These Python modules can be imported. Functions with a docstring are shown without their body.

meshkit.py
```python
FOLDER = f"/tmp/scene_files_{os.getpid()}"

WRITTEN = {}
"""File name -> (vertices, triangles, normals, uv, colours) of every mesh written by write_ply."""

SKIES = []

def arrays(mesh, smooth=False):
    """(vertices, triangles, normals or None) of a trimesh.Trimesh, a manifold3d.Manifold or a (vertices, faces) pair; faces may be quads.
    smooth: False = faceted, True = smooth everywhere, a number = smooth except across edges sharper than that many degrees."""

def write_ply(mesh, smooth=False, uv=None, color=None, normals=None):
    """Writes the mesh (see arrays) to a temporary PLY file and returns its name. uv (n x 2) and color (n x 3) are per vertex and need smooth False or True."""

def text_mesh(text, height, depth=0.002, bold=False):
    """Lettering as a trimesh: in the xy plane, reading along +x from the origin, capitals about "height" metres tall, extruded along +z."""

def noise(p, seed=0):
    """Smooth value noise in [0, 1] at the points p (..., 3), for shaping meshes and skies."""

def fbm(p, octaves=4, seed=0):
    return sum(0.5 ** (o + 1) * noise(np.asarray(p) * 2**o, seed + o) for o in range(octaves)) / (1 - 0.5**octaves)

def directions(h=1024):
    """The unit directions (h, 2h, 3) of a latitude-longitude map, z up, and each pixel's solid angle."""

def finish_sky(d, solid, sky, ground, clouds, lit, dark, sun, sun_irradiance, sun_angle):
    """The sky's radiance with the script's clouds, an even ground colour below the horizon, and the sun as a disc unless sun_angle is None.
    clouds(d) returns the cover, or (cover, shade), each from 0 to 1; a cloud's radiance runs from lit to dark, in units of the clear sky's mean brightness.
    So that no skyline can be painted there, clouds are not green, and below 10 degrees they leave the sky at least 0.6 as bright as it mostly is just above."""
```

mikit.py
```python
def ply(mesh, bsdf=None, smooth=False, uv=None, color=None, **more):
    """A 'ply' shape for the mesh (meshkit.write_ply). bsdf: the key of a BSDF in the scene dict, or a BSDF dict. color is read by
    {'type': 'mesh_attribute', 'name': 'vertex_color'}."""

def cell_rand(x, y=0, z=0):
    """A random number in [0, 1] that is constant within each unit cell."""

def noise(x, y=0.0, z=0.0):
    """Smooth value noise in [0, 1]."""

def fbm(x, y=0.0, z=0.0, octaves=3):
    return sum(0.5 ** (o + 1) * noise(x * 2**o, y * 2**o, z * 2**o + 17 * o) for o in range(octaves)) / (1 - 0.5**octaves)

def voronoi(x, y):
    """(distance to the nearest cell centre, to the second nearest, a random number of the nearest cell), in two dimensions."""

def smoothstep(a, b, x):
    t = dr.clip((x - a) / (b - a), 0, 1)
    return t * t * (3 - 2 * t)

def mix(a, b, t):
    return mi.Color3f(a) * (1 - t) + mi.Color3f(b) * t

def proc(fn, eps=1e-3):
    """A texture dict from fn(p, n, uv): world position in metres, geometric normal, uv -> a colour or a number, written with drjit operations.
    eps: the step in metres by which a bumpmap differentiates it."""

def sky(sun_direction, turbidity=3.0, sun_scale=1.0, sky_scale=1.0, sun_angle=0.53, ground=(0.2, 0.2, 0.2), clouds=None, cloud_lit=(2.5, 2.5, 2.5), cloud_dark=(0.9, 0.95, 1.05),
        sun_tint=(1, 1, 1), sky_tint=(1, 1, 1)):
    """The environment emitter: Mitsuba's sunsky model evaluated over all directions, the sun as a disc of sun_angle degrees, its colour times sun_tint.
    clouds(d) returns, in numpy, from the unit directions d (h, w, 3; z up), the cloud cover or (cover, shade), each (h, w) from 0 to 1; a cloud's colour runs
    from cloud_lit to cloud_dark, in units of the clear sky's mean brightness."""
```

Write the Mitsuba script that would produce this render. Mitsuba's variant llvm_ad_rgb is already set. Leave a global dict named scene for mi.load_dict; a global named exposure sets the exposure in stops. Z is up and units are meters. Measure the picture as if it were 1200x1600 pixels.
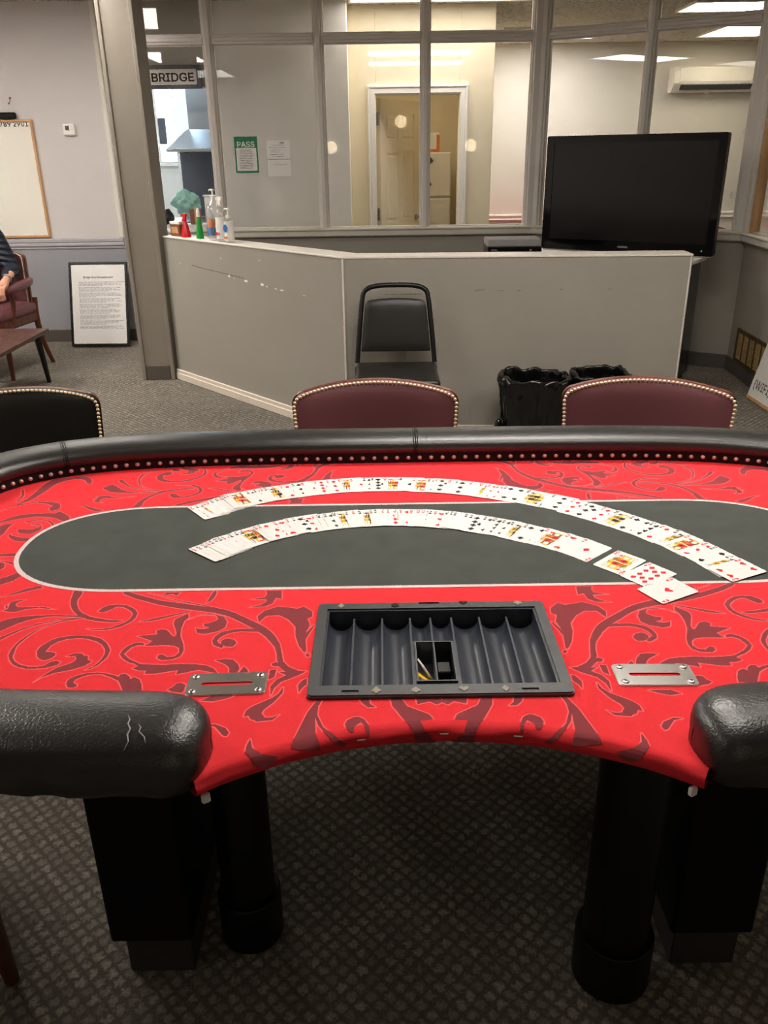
import math, random, json
import numpy as np, trimesh, mitsuba as mi, manifold3d as m3, drjit as dr
import mikit, meshkit
from mikit import noise, fbm, smoothstep, mix, proc, cell_rand
from shapely.geometry import Polygon, Point, LineString, box as sbox
from shapely.ops import unary_union
from shapely import affinity
T = mi.ScalarTransform4f
rnd = random.Random(7)
scene, labels = {}, {}
PI = math.pi

# ------------------------------------------------------------------ camera
F_PX, HORIZON, ROLL, EYE = 1290.0, 241.0, -0.0143, 1.49
pitch = math.atan2(800 - HORIZON, F_PX)
fw = np.array([0, math.cos(pitch), -math.sin(pitch)])
up0 = np.array([0, math.sin(pitch), math.cos(pitch)])
cam_up = math.cos(ROLL) * up0 - math.sin(ROLL) * np.array([1.0, 0, 0])
eye = np.array([0, 0, EYE])
scene['camera'] = {'type': 'perspective', 'fov': math.degrees(2 * math.atan(600 / F_PX)), 'fov_axis': 'x', 'near_clip': 0.05, 'far_clip': 100.0,
                   'to_world': T().look_at(origin=eye.tolist(), target=(eye + fw).tolist(), up=cam_up.tolist())}
exposure = 1.48

# ------------------------------------------------------------------ ceiling lights (x, y, length in x, width in y, radiance)
CEIL = 2.6
WARM, DAY, YEL = (1.0, 0.935, 0.85), (0.80, 0.91, 1.0), (1.0, 0.87, 0.62)
OUR_LIGHTS = [(-3.7, 5.2, .61, 1.22, 10), (-2.0, 5.5, .61, 1.22, 5), (-2.45, 2.5, .61, 1.22, 8), (.5, 2.6, 1.22, .61, 6.5), (2.2, 2.5, .61, .61, 7), (.5, 1.4, 1.22, .61, 3.2), (-2.45, .3, .61, 1.22, 1.6),
              (.5, -2.3, 1.22, .61, .4)]
NEXT_LIGHTS = [(1.75, 9.6, 1.0, .75, 5, WARM), (.5, 7.3, 1.4, .42, 3.2, WARM), (3.7, 9.6, .61, .8, 2.6, YEL), (3.2, 8.0, 1.2, .5, 3, WARM), (-2.3, 8.0, .9, .4, 6, DAY), (.3, 8.45, .3, .3, 6, YEL)]

# ------------------------------------------------------------------ helpers
def lin(c):
    return [((v / 255 + .055) / 1.055) ** 2.4 if v > 10 else v / 255 / 12.92 for v in c]
def rgb(c):
    return {'type': 'rgb', 'value': lin(c)}
def put(key, shape, label=None, cat=None, group=None, kind=None):
    n, base = 0, key
    while key in scene:
        n += 1; key = f'{base}_{n:03d}'
    scene[key] = shape
    tag(key, label, cat, group, kind)
    return key
def tag(key, label=None, cat=None, group=None, kind=None):
    d = {k: v for k, v in (('label', label), ('category', cat), ('group', group), ('kind', kind)) if v}
    if d: labels[key] = {**labels.get(key, {}), **d}
def obj(key, mesh, mat, label=None, cat=None, group=None, kind=None, smooth=False, M=None):
    if isinstance(mesh, list): mesh = cat_(mesh)
    s = mikit.ply(mesh, mat, smooth=smooth)
    if M is not None: s['to_world'] = M
    return put(key, s, label, cat, group, kind)
def tm(m):
    if hasattr(m, 'to_mesh'):
        q = m.to_mesh(); return trimesh.Trimesh(np.array(q.vert_properties[:, :3]), np.array(q.tri_verts), process=False)
    return m
def cat_(ms): return trimesh.util.concatenate([tm(m) for m in ms])
def mv(m, x=0, y=0, z=0, rz=0, rx=0, ry=0):
    m = tm(m).copy()
    if rx: m.apply_transform(trimesh.transformations.rotation_matrix(rx, [1, 0, 0]))
    if ry: m.apply_transform(trimesh.transformations.rotation_matrix(ry, [0, 1, 0]))
    if rz: m.apply_transform(trimesh.transformations.rotation_matrix(rz, [0, 0, 1]))
    m.apply_translation([x, y, z]); return m
def cbox(sx, sy, sz, c=.003, x=0, y=0, z=0, rz=0):
    "box with chamfered edges, centred in x and y, standing on z"
    c = min(c, sx * .45, sy * .45, sz * .45); a, b, d = sx / 2, sy / 2, sz / 2; p = []
    for i in (-1, 1):
        for j in (-1, 1):
            for k in (-1, 1):
                p += [(i * (a - c), j * (b - c), k * d), (i * (a - c), j * b, k * (d - c)), (i * a, j * (b - c), k * (d - c))]
    return mv(trimesh.convex.convex_hull(np.array(p)), x, y, z + d, rz)
def bx(x0, x1, y0, y1, z0, z1, c=.003):
    return cbox(x1 - x0, y1 - y0, z1 - z0, c, (x0 + x1) / 2, (y0 + y1) / 2, z0)
def seg(a, b, th, z0, z1, c=.003, side=0.0):
    "upright slab along the plan line a-b; side shifts it along its left normal"
    a, b = np.array(a, float), np.array(b, float); d = b - a; L = np.linalg.norm(d); ang = math.atan2(d[1], d[0])
    n = np.array([-d[1], d[0]]) / L; m = (a + b) / 2 + n * side
    return cbox(L, th, z1 - z0, c, m[0], m[1], z0, ang)
def rbox(sx, sy, sz, r, n=10):
    s = m3.Manifold.sphere(r, n * 4 // 4 * 4)
    return m3.Manifold.batch_hull([s.translate((i * (sx / 2 - r), j * (sy / 2 - r), k * (sz / 2 - r))) for i in (-1, 1) for j in (-1, 1) for k in (-1, 1)])
def tube(pts, r, n=12, cap=True):
    p = np.asarray(pts, float); r = np.broadcast_to(r, (len(p),)); t = np.gradient(p, axis=0); t /= np.linalg.norm(t, axis=1, keepdims=True) + 1e-12
    ref = np.array([0, 0, 1.0]) if np.abs(t[:, 2]).mean() < .8 else np.array([1.0, 0, 0])
    a = np.cross(t, ref); a /= np.linalg.norm(a, axis=1, keepdims=True) + 1e-12; b = np.cross(t, a)
    th = np.arange(n) * 2 * PI / n
    v = (p[:, None] + r[:, None, None] * (np.cos(th)[None, :, None] * a[:, None] + np.sin(th)[None, :, None] * b[:, None])).reshape(-1, 3)
    i, j = np.meshgrid(np.arange(len(p) - 1), np.arange(n), indexing='ij')
    q = np.stack([i * n + j, i * n + (j + 1) % n, (i + 1) * n + (j + 1) % n, (i + 1) * n + j], -1).reshape(-1, 4)
    f = np.vstack([q[:, [0, 2, 1]], q[:, [0, 3, 2]]])
    if cap:
        k = len(v); v = np.vstack([v, p[:1], p[-1:]]); J = np.arange(n); e = (len(p) - 1) * n
        f = np.vstack([f, np.stack([J * 0 + k, J, (J + 1) % n], 1), np.stack([J * 0 + k + 1, e + (J + 1) % n, e + J], 1)])
    m = trimesh.Trimesh(v, f, process=False); m.fix_normals(); return m
def lathe(prof, n=24):
    return trimesh.creation.revolve(np.array(prof, float), sections=n)
def ext(poly, h, z=0):
    return mv(cat_([trimesh.creation.extrude_polygon(g, h, engine='earcut') for g in getattr(poly, 'geoms', [poly]) if g.area > 1e-9]), z=z)
def flat(poly, z=0):
    ms = []
    for g in getattr(poly, 'geoms', [poly]):
        if g.geom_type != 'Polygon' or g.area < 1e-9: continue
        v, f = trimesh.creation.triangulate_polygon(g, engine='earcut'); v = np.c_[v, np.full(len(v), z)]
        m = trimesh.Trimesh(v, f, process=False)
        if m.face_normals[:, 2].sum() < 0: m.invert()
        ms.append(m)
    return cat_(ms)
def upright(m, x, y, z, rz=0):
    "a mesh in xy (drawn facing +z) stood upright so that it faces -y, x to the right"
    return mv(mv(m, rx=PI / 2), x, y, z, rz)
def rrect(w, h, r): return sbox(-w / 2 + r, -h / 2 + r, w / 2 - r, h / 2 - r).buffer(r, quad_segs=5)
def text(s, h, depth=.0008, bold=False, center=True):
    m = meshkit.text_mesh(s, h, depth, bold)
    if center: m.apply_translation([-(m.bounds[0][0] + m.bounds[1][0]) / 2, -h / 2, 0])
    return m
def spl(pts, n=8, closed=False):
    p = np.array(pts, float); m = len(p); out = []
    for i in range(m if closed else m - 1):
        a, b, c, d = (p[(i - 1) % m], p[i], p[(i + 1) % m], p[(i + 2) % m]) if closed else (p[max(i - 1, 0)], p[i], p[i + 1], p[min(i + 2, m - 1)])
        for t in np.linspace(0, 1, n, endpoint=False):
            out.append(.5 * (2 * b + (c - a) * t + (2 * a - 5 * b + 4 * c - d) * t * t + (3 * b - a - 3 * c + d) * t ** 3))
    if not closed: out.append(p[-1])
    return np.array(out)
def M4(o, X, Y, Z=None):
    X, Y = np.array(X, float), np.array(Y, float); Z = np.cross(X, Y) if Z is None else np.array(Z, float)
    m = np.eye(4); m[:3, 0], m[:3, 1], m[:3, 2], m[:3, 3] = X, Y, Z, o; return T(m.tolist())
def at(x, y, z=0, rz=0): return T().translate([x, y, z]).rotate([0, 0, 1], math.degrees(rz))

# ------------------------------------------------------------------ materials
def mat(name, c, rough=.5, spec=.5, two=True, **k):
    b = {'type': 'principled', 'base_color': c if isinstance(c, dict) else rgb(c), 'roughness': rough, 'specular': spec, **k}
    scene[name] = {'type': 'twosided', 'bsdf': b} if two else b
    return name
def bump(name, fn, scale, c, rough=.5, spec=.5, eps=1e-3, **k):
    b = {'type': 'principled', 'base_color': c if isinstance(c, dict) else rgb(c), 'roughness': rough, 'specular': spec, **k}
    scene[name] = {'type': 'twosided', 'bsdf': {'type': 'bumpmap', 'arbitrary': proc(fn, eps), 'scale': scale, 'bsdf': b}}
    return name
def mottled(c, amt=.06, s=3.0):
    c = lin(c)
    def fn(p, n, uv):
        v = fbm(p.x * s, p.y * s, p.z * s) - .5
        return mi.Color3f(c) * (1 + 2 * amt * v)
    return proc(fn)
mat('m_wall_grey', mottled((154, 149, 139), .05), .6, .3)
mat('m_wall_white', mottled((206, 200, 198), .03, 2.0), .7, .3)
mat('m_wall_slate', mottled((150, 150, 156), .04, 2.0), .7, .3)
mat('m_wall_cream', (226, 216, 190), .7, .3)
mat('m_wall_next', (214, 211, 204), .7, .3)
mat('m_pillar', mottled((134, 126, 115), .05, 4.0), .5, .4)
mat('m_trim', (218, 212, 205), .45, .4)
mat('m_sill', (205, 200, 188), .45, .4)
mat('m_cap', (222, 216, 205), .4, .4)
mat('m_rail_paint', (172, 169, 173), .45, .4)
mat('m_basegrey', (86, 80, 74), .6, .3)
mat('m_basewhite', mottled((215, 205, 190), .06, 14.0), .5, .4)
mat('m_ceiling', None or proc(lambda p, n, uv: mix(lin((188, 182, 170)), lin((120, 114, 104)), smoothstep(.6, .75, noise(p.x * 55, p.y * 130, 0)))), .9, .1)
CA, CB = lin((90, 85, 78)), lin((156, 149, 138))
def carpet(p, n, uv):
    a, b = (p.x + p.y) * .7071 / .027, (p.y - p.x) * .7071 / .027
    wx, wy = (noise(p.x * 170, p.y * 170, 3) - .5) * .28, (noise(p.x * 170, p.y * 170, 9) - .5) * .4
    fa, fb = a + wx - dr.floor(a) - .5, b + wy - dr.floor(b) - .5
    d = dr.sqrt(dr.sqrt(dr.square(dr.square(fa)) + dr.square(dr.square(fb))))
    cell = cell_rand(dr.floor(a), dr.floor(b))
    t = (1 - smoothstep(.16, .50, d)) * (.35 + .5 * cell) * (.5 + .8 * noise(p.x * 380, p.y * 380))
    return mix(CA, CB, t) * (.85 + .3 * fbm(p.x * 2, p.y * 2)) * (.8 + .4 * noise(p.x * 650, p.y * 650))
mat('m_carpet', proc(carpet), .95, .05)
mat('m_felt_red', proc(lambda p, n, uv: mi.Color3f(lin((220, 54, 60))) * (.94 + .12 * noise(p.x * 900, p.y * 900, p.z * 900))), .85, .04)
mat('m_felt_scroll', (132, 60, 64), .85, .04)
mat('m_felt_line', (240, 92, 96), .85, .04)
mat('m_felt_grey', proc(lambda p, n, uv: mi.Color3f(lin((72, 75, 71))) * (.86 + .28 * fbm(p.x * 25, p.y * 25)) * (.94 + .12 * noise(p.x * 900, p.y * 900))), .85, .08)
mat('m_felt_white', (200, 184, 182), .8, .2)
def leather(p, n, uv): return fbm(p.x * 420, p.y * 420, p.z * 420, 2)
bump('m_vinyl_black', leather, .0005, (26, 25, 24), .33, .8, 4e-4)
bump('m_leather_black', leather, .0005, (30, 29, 26), .36, .5, 4e-4)
bump('m_leather_wine', leather, .0005, (112, 68, 72), .40, .5, 4e-4)
mat('m_stitch', (14, 14, 14), .6, .3)
mat('m_black', (9, 9, 9), .4, .4)
mat('m_black_matte', (16, 15, 15), .7, .3)
mat('m_black_board', (13, 12, 12), .8, .2)
mat('m_plinth', mottled((58, 54, 53), .1, 20.0), .8, .2)
mat('m_tray', mottled((52, 53, 54), .1, 60.0), .42, .5)
mat('m_tray_in', (50, 54, 62), .30, .6)
mat('m_tray_mark', (138, 132, 118), .6, .3)
mat('m_gloss_black', (6, 6, 7), .08, .5)
mat('m_screen', (20, 18, 18), .2, .5)
mat('m_silver', (170, 168, 165), .3, .5, metallic=.8)
mat('m_steel', (206, 202, 196), .24, .5, metallic=1.0)
mat('m_steel_hood', (176, 184, 192), .3, .5, metallic=.9)
mat('m_copper', (214, 182, 174), .3, .5, metallic=.45)
mat('m_brass', (226, 206, 172), .28, .5, metallic=.6)
mat('m_vent_panel', (158, 132, 92), .55, .3); mat('m_brass_dull', (92, 74, 42), .5, .4, metallic=.4)
def wood_fn(c1, c2, s):
    a, b = lin(c1), lin(c2)
    return proc(lambda p, n, uv: mix(a, b, fbm(p.x * s * 6, p.y * s * 6, p.z * s, 3)))
mat('m_wood_chair', wood_fn((104, 54, 32), (62, 30, 18), 6), .35, .5)
mat('m_wood_light', wood_fn((206, 164, 118), (180, 134, 88), 6), .45, .4)
mat('m_wood_dark', wood_fn((92, 64, 56), (62, 42, 38), 5), .35, .5)
mat('m_whiteboard', (232, 228, 216), .2, .5)
mat('m_white', (232, 229, 222), .4, .5)
mat('m_white_gloss', (236, 232, 222), .22, .5)
mat('m_paper', (232, 230, 226), .6, .3)
mat('m_ink', (40, 38, 40), .7, .2)
mat('m_inkgrey', (150, 148, 148), .7, .2)
mat('m_card', (214, 211, 207), .35, .4)
scene['m_print'] = {'type': 'twosided', 'bsdf': {'type': 'principled', 'base_color': {'type': 'mesh_attribute', 'name': 'vertex_color'}, 'roughness': .4, 'specular': .3}}
mat('m_green', (34, 122, 84), .5, .4)
mat('m_bag', (10, 10, 11), .18, .6)
mat('m_door', (224, 214, 190), .4, .4)
mat('m_tile_dark', mottled((74, 78, 86), .12, 12.0), .4, .4)
mat('m_skin', mottled((196, 142, 118), .05, 30.0), .5, .4)
bump('m_jacket', lambda p, n, uv: dr.abs(dr.sin(p.z * 75 + 1.1 * dr.sin(p.x * 14 + p.y * 9))), .012, (24, 28, 42), .55, .4)
mat('m_denim', (56, 70, 96), .85, .2)
mat('m_hair', (70, 60, 54), .6, .3)
mat('m_red_plastic', (200, 24, 34), .2, .5)
mat('m_green_plastic', (28, 150, 62), .2, .5)
mat('m_blue', (44, 104, 168), .4, .4)
mat('m_orange', (214, 120, 60), .5, .4)
mat('m_brown', (120, 72, 50), .5, .4)
mat('m_teal', (130, 178, 168), .3, .5)
mat('m_yellow', (226, 176, 30), .4, .4)
scene['m_glass'] = {'type': 'thindielectric', 'int_ior': 1.5}
scene['m_clear'] = {'type': 'thindielectric', 'int_ior': 1.75}
def lamp_mat(c, L): return {'type': 'area', 'radiance': {'type': 'rgb', 'value': [L * v for v in c]}}

# ------------------------------------------------------------------ setting
obj('floor', bx(-5.2, 6.4, -3.8, 12.6, -.1, 0), 'm_carpet', kind='structure')
obj('ceiling', bx(-5.2, 6.4, -3.8, 12.6, CEIL, CEIL + .1), 'm_ceiling', kind='structure')
C1, C2, C3 = (1.2, 6.87), (2.56, 6.04), (2.35, 3.0)
# left (whiteboard) wall
YL = 7.37
obj('wall_left', bx(-4.7, -2.17, YL, YL + .12, 0, CEIL), 'm_wall_white', kind='structure')
obj('wall_left__lower_panel', bx(-4.7, -2.17, YL - .006, YL, .1, .79), 'm_wall_slate')
for i, (z0, z1, d) in enumerate([(.785, .803, .018), (.806, .833, .028), (.836, .868, .022)]):
    obj('trim_1__moulding', bx(-4.7, -2.175, YL - d, YL, z0, z1, .006), 'm_rail_paint')
obj('trim_1', bx(-4.7, -2.175, YL - .014, YL, .782, .872, .004), 'm_rail_paint', kind='structure')
obj('trim_2', bx(-2.205, -2.165, YL - .03, YL + .13, .87, CEIL, .006), 'm_cap', kind='structure')
obj('baseboard_left', bx(-4.7, -2.17, YL - .018, YL, 0, .1, .004), 'm_basegrey', kind='structure')
obj('wall_far_left', bx(-4.8, -4.65, -3.6, YL, 0, CEIL), 'm_wall_white', kind='structure')
obj('wall_back', bx(-4.8, 2.6, -3.7, -3.55, 0, CEIL), 'm_wall_slate', kind='structure')
# pillar
obj('wall_pillar', bx(-1.725, -1.525, 5.93, 6.25, 0, CEIL, .004), 'm_pillar', kind='structure')
obj('wall_pillar__corner_bead', [bx(-1.74, -1.715, 5.915, 5.95, 0, CEIL, .004), bx(-1.535, -1.508, 5.915, 5.95, 0, CEIL, .004)], 'm_pillar')
obj('wall_pillar__plinth', bx(-1.712, -1.538, 5.918, 5.935, 0, .105, .003), 'm_basegrey')
# poster wall, kitchen opening
obj('wall_poster', bx(-1.36, -.24, 7.45, 7.57, 0, CEIL), 'm_wall_next', kind='structure')
obj('wall_lintel', bx(-2.3, -1.3, 7.42, 7.56, 2.0, CEIL), 'm_wall_grey', kind='structure')
obj('wall_servery', [bx(-2.17, -1.36, 7.42, 7.56, 0, .93), bx(-2.17, -1.34, 7.38, 7.6, .93, .965)], 'm_wall_next', kind='structure')
# door wall box
DX0, DX1, DH, YD = -.02, .685, 1.945, 7.75
obj('wall_doorway', [bx(-.24, DX0, YD, YD + .12, 0, CEIL), bx(DX1, .97, YD, YD + .12, 0, CEIL), bx(DX0, DX1, YD, YD + .12, DH, CEIL), bx(.86, .97, YD, 10.5, 0, CEIL), bx(-.36, -.24, 7.5, 9.6, 0, CEIL)], 'm_wall_cream', kind='structure')
obj('wall_pantry', bx(-.3, .9, 9.5, 9.6, 0, CEIL), 'm_wall_cream', kind='structure')
fr = []
for w, d, o in ((.075, .022, 0.0), (.045, .034, .006), (.02, .042, .05)):
    fr += [bx(DX0 - o - w, DX0 - o, YD - d, YD + .01, 0, DH + o + w, .006), bx(DX1 + o, DX1 + o + w, YD - d, YD + .01, 0, DH + o + w, .006), bx(DX0 - o - w, DX1 + o + w, YD - d, YD + .01, DH + o, DH + o + w, .006)]
obj('door_1', fr, 'm_white', kind='structure')
da = math.radians(60)
def leafM(): return at(DX0 + .02, YD + .13, 0, da)
leaf = m3.Manifold.cube((.72, .036, 1.92)).translate((0, -.018, .01))
wells = []
for (u0, u1) in ((.10, .32), (.40, .62)):
    for (v0, v1) in ((.20, .78), (.92, 1.50), (1.60, 1.82)):
        leaf -= m3.Manifold.cube((u1 - u0, .02, v1 - v0)).translate((u0, -.03, v0))
        wells.append(cbox(u1 - u0 - .05, .012, v1 - v0 - .05, .008, (u0 + u1) / 2, -.012, v0 + .025))
obj('door_1__leaf', tm(leaf), 'm_door', M=leafM())
for w in wells: obj('door_1__leaf__panel', w, 'm_door', M=leafM())
kn = cat_([mv(lathe([(0, 0), (.03, 0), (.03, .006), (.01, .01), (.01, .035), (.026, .045), (.03, .06), (.02, .074), (0, .078)]), rx=PI / 2, x=.66, y=-.018, z=.93)])
obj('door_1__leaf__knob', kn, 'm_silver', smooth=40, M=leafM())
for z in (.25, .95, 1.72): obj('door_1__hinge', bx(DX0 + .0, DX0 + .022, YD + .005, YD + .1, z, z + .1, .002), 'm_basegrey')
# far walls of the next room
YB = 10.5
obj('wall_next', [bx(.97, 6.2, YB, YB + .12, 0, CEIL), bx(6.1, 6.3, 3, YB, 0, CEIL)], 'm_wall_next', kind='structure')
obj('trim_3', [bx(.97, 6.1, YB - .02, YB, .735, .81, .004), bx(.97, 6.1, YB - .032, YB, .785, .803, .004), bx(.97, 6.1, YB - .03, YB, .742, .758, .004)], 'm_white', kind='structure')
# kitchen shell
obj('wall_kitchen', [bx(-4.6, .0, 9.9, 10.0, 0, CEIL), bx(-3.3, -3.2, 7.5, 9.9, 0, CEIL), bx(-.46, -.36, 7.57, 9.9, 0, CEIL)], 'm_wall_next', kind='structure')

# window walls
def vnorm(a, b): d = np.array(b, float) - np.array(a, float); L = np.linalg.norm(d); return d / L, L
def window(n, a, b, posts, zs=.965, zt=2.235, frame=True, bottom='m_wall_grey', wood=False):
    d, L = vnorm(a, b); a = np.array(a, float); nrm = np.array([-d[1], d[0]])      # left normal points away from the camera
    P = lambda t: tuple(a + d * t)
    key = f'window_{n}'
    obj(f'wall_window_{n}', seg(P(0), P(L), .12, 0, .90, side=.05), bottom, kind='structure')
    obj(f'baseboard_{n}', seg(P(0), P(L), .014, 0, .1, side=-.017), 'm_basegrey', kind='structure')
    obj(key, [seg(P(0), P(L), .10, .90, zs, .008, side=-.005)], 'm_sill', kind='structure')
    obj(key + '__sill_lip', seg(P(0), P(L), .16, zs - .022, zs - .002, .006, side=.015), 'm_sill')
    for (t, w) in posts:
        obj(key + '__mullion', [seg(P(t - w / 2), P(t + w / 2), .07, zs - .004, CEIL, .004), seg(P(t - w / 2 + .014), P(t + w / 2 - .014), .10, zs - .004, CEIL, .006)], 'm_trim')
    for (t0, w0), (t1, w1) in zip(posts[:-1], posts[1:]):
        p, q = t0 + w0 / 2, t1 - w1 / 2
        obj(key + '__transom', [seg(P(p), P(q), .066, zt, zt + .062, .004), seg(P(p), P(q), .09, zt + .016, zt + .046, .006)], 'm_trim')
        for z0, z1 in ((zs, zt), (zt + .062, CEIL)):
            bead = [seg(P(p), P(q), .03, z0, z0 + .008, .002), seg(P(p), P(q), .03, z1 - .008, z1, .002), seg(P(p), P(p + .008), .03, z0, z1, .002), seg(P(q - .008), P(q), .03, z0, z1, .002)]
            obj(key + '__bead', bead, 'm_trim')
            u, v = P(p), P(q)
            g = trimesh.Trimesh(np.array([[*u, z0], [*v, z0], [*v, z1], [*u, z1]]), [[0, 1, 2], [0, 2, 3]], process=False)
            obj(key + '__pane', g, 'm_glass')
LW = 1.2 + 1.86
window(1, (-1.86, 6.87), C1, [(.05, .06), (.63, .07), (1.43, .065), (2.21, .065), (LW - .03, .085)])
LA = float(np.hypot(C2[0] - C1[0], C2[1] - C1[1]))
window(2, C1, C2, [(.035, .07), (.80, .065), (LA - .05, .10)])
window(3, C2, C3, [(.05, .10), (1.5, .07), (2.9, .1)])
d3, L3 = vnorm(C2, C3); Q3 = lambda t: tuple(np.array(C2) + d3 * t)
obj('window_3__wooden_stile', seg(Q3(.11), Q3(.15), .06, .965, 2.235, .004, side=.0), 'm_wood_light')
obj('wall_right', bx(2.35, 2.5, -3.7, 3.0, 0, CEIL), 'm_wall_grey', kind='structure')

# the half-height dividing wall
K0, K1, K2, KZ = (-1.49, 5.96), (-.2, 4.53), (1.62, 4.44), .985
obj('wall_divider', [seg(K0, K1, .16, 0, KZ, .002, side=.08), seg(K1, K2, .16, 0, KZ, .002, side=.08)], 'm_wall_grey', kind='structure')
capm = []
for a, b in ((K0, K1), (K1, K2)): capm.append(seg(a, b, .172, KZ, KZ + .012, .003, side=.08))
obj('wall_divider__cap', capm, 'm_cap')
obj('wall_divider__end_panel', seg((1.612, 4.44), (1.624, 4.60), .01, 0, KZ, .002), 'm_trim')
obj('wall_divider__corner_strip', seg((-.206, 4.522), (-.196, 4.522), .006, .09, KZ, .001), 'm_trim')
obj('baseboard_divider', [seg(K0, K1, .014, 0, .075, .004, side=-.007), seg(K0, K1, .022, .0, .05, .004, side=-.009), seg(K1, K2, .014, 0, .075, .004, side=-.007), seg(K1, K2, .022, 0, .05, .004, side=-.009)], 'm_basewhite', kind='structure')
# flaked paint on the left half of the divider
dk, Lk = vnorm(K0, K1); chips = []
for t, z, w, h in [(.80, .80, .03, .018), (.86, .79, .012, .008), (.99, .785, .045, .013), (1.16, .78, .04, .018), (1.21, .775, .018, .008), (1.30, .77, .03, .008), (1.36, .768, .055, .010), (1.58, .76, .03, .005), (.2, .83, .01, .01), (.72, .9, .01, .01), (1.15, .92, .012, .008), (1.72, .27, .012, .012)]:
    th = np.linspace(0, 2 * PI, 11)[:-1]; g = Polygon([(w / 2 * math.cos(u) * rnd.uniform(.6, 1.2), h / 2 * math.sin(u) * rnd.uniform(.6, 1.2)) for u in th])
    p = np.array(K0) + dk * t + np.array([dk[1], -dk[0]]) * .0006
    chips.append(upright(flat(g), p[0], p[1], z, math.atan2(dk[1], dk[0])))
obj('wall_divider__paint_chip', chips, 'm_paper', kind='stuff')
sc_ = [upright(flat(LineString(spl([(0, 0), (.2, -.012), (.4, -.02), (.62, -.03)], 5)).buffer(.0016)), *(np.array(K0) + dk * .35 + np.array([dk[1], -dk[0]]) * .0005), .83, math.atan2(dk[1], dk[0]))]
for x, z, w in [(.5, .82, .05), (.62, .815, .03), (.72, .815, .02), (.95, .82, .015), (.02, .8, .2), (1.2, .82, .02)]: sc_.append(upright(flat(LineString([(0, 0), (w, .003)]).buffer(.0014)), x, 4.53 - .09 / 1.82 * (x + .2) - .0006, z, math.atan2(-.09, 1.82)))
obj('wall_divider__scuff', sc_, 'm_basegrey', kind='stuff')

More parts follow.
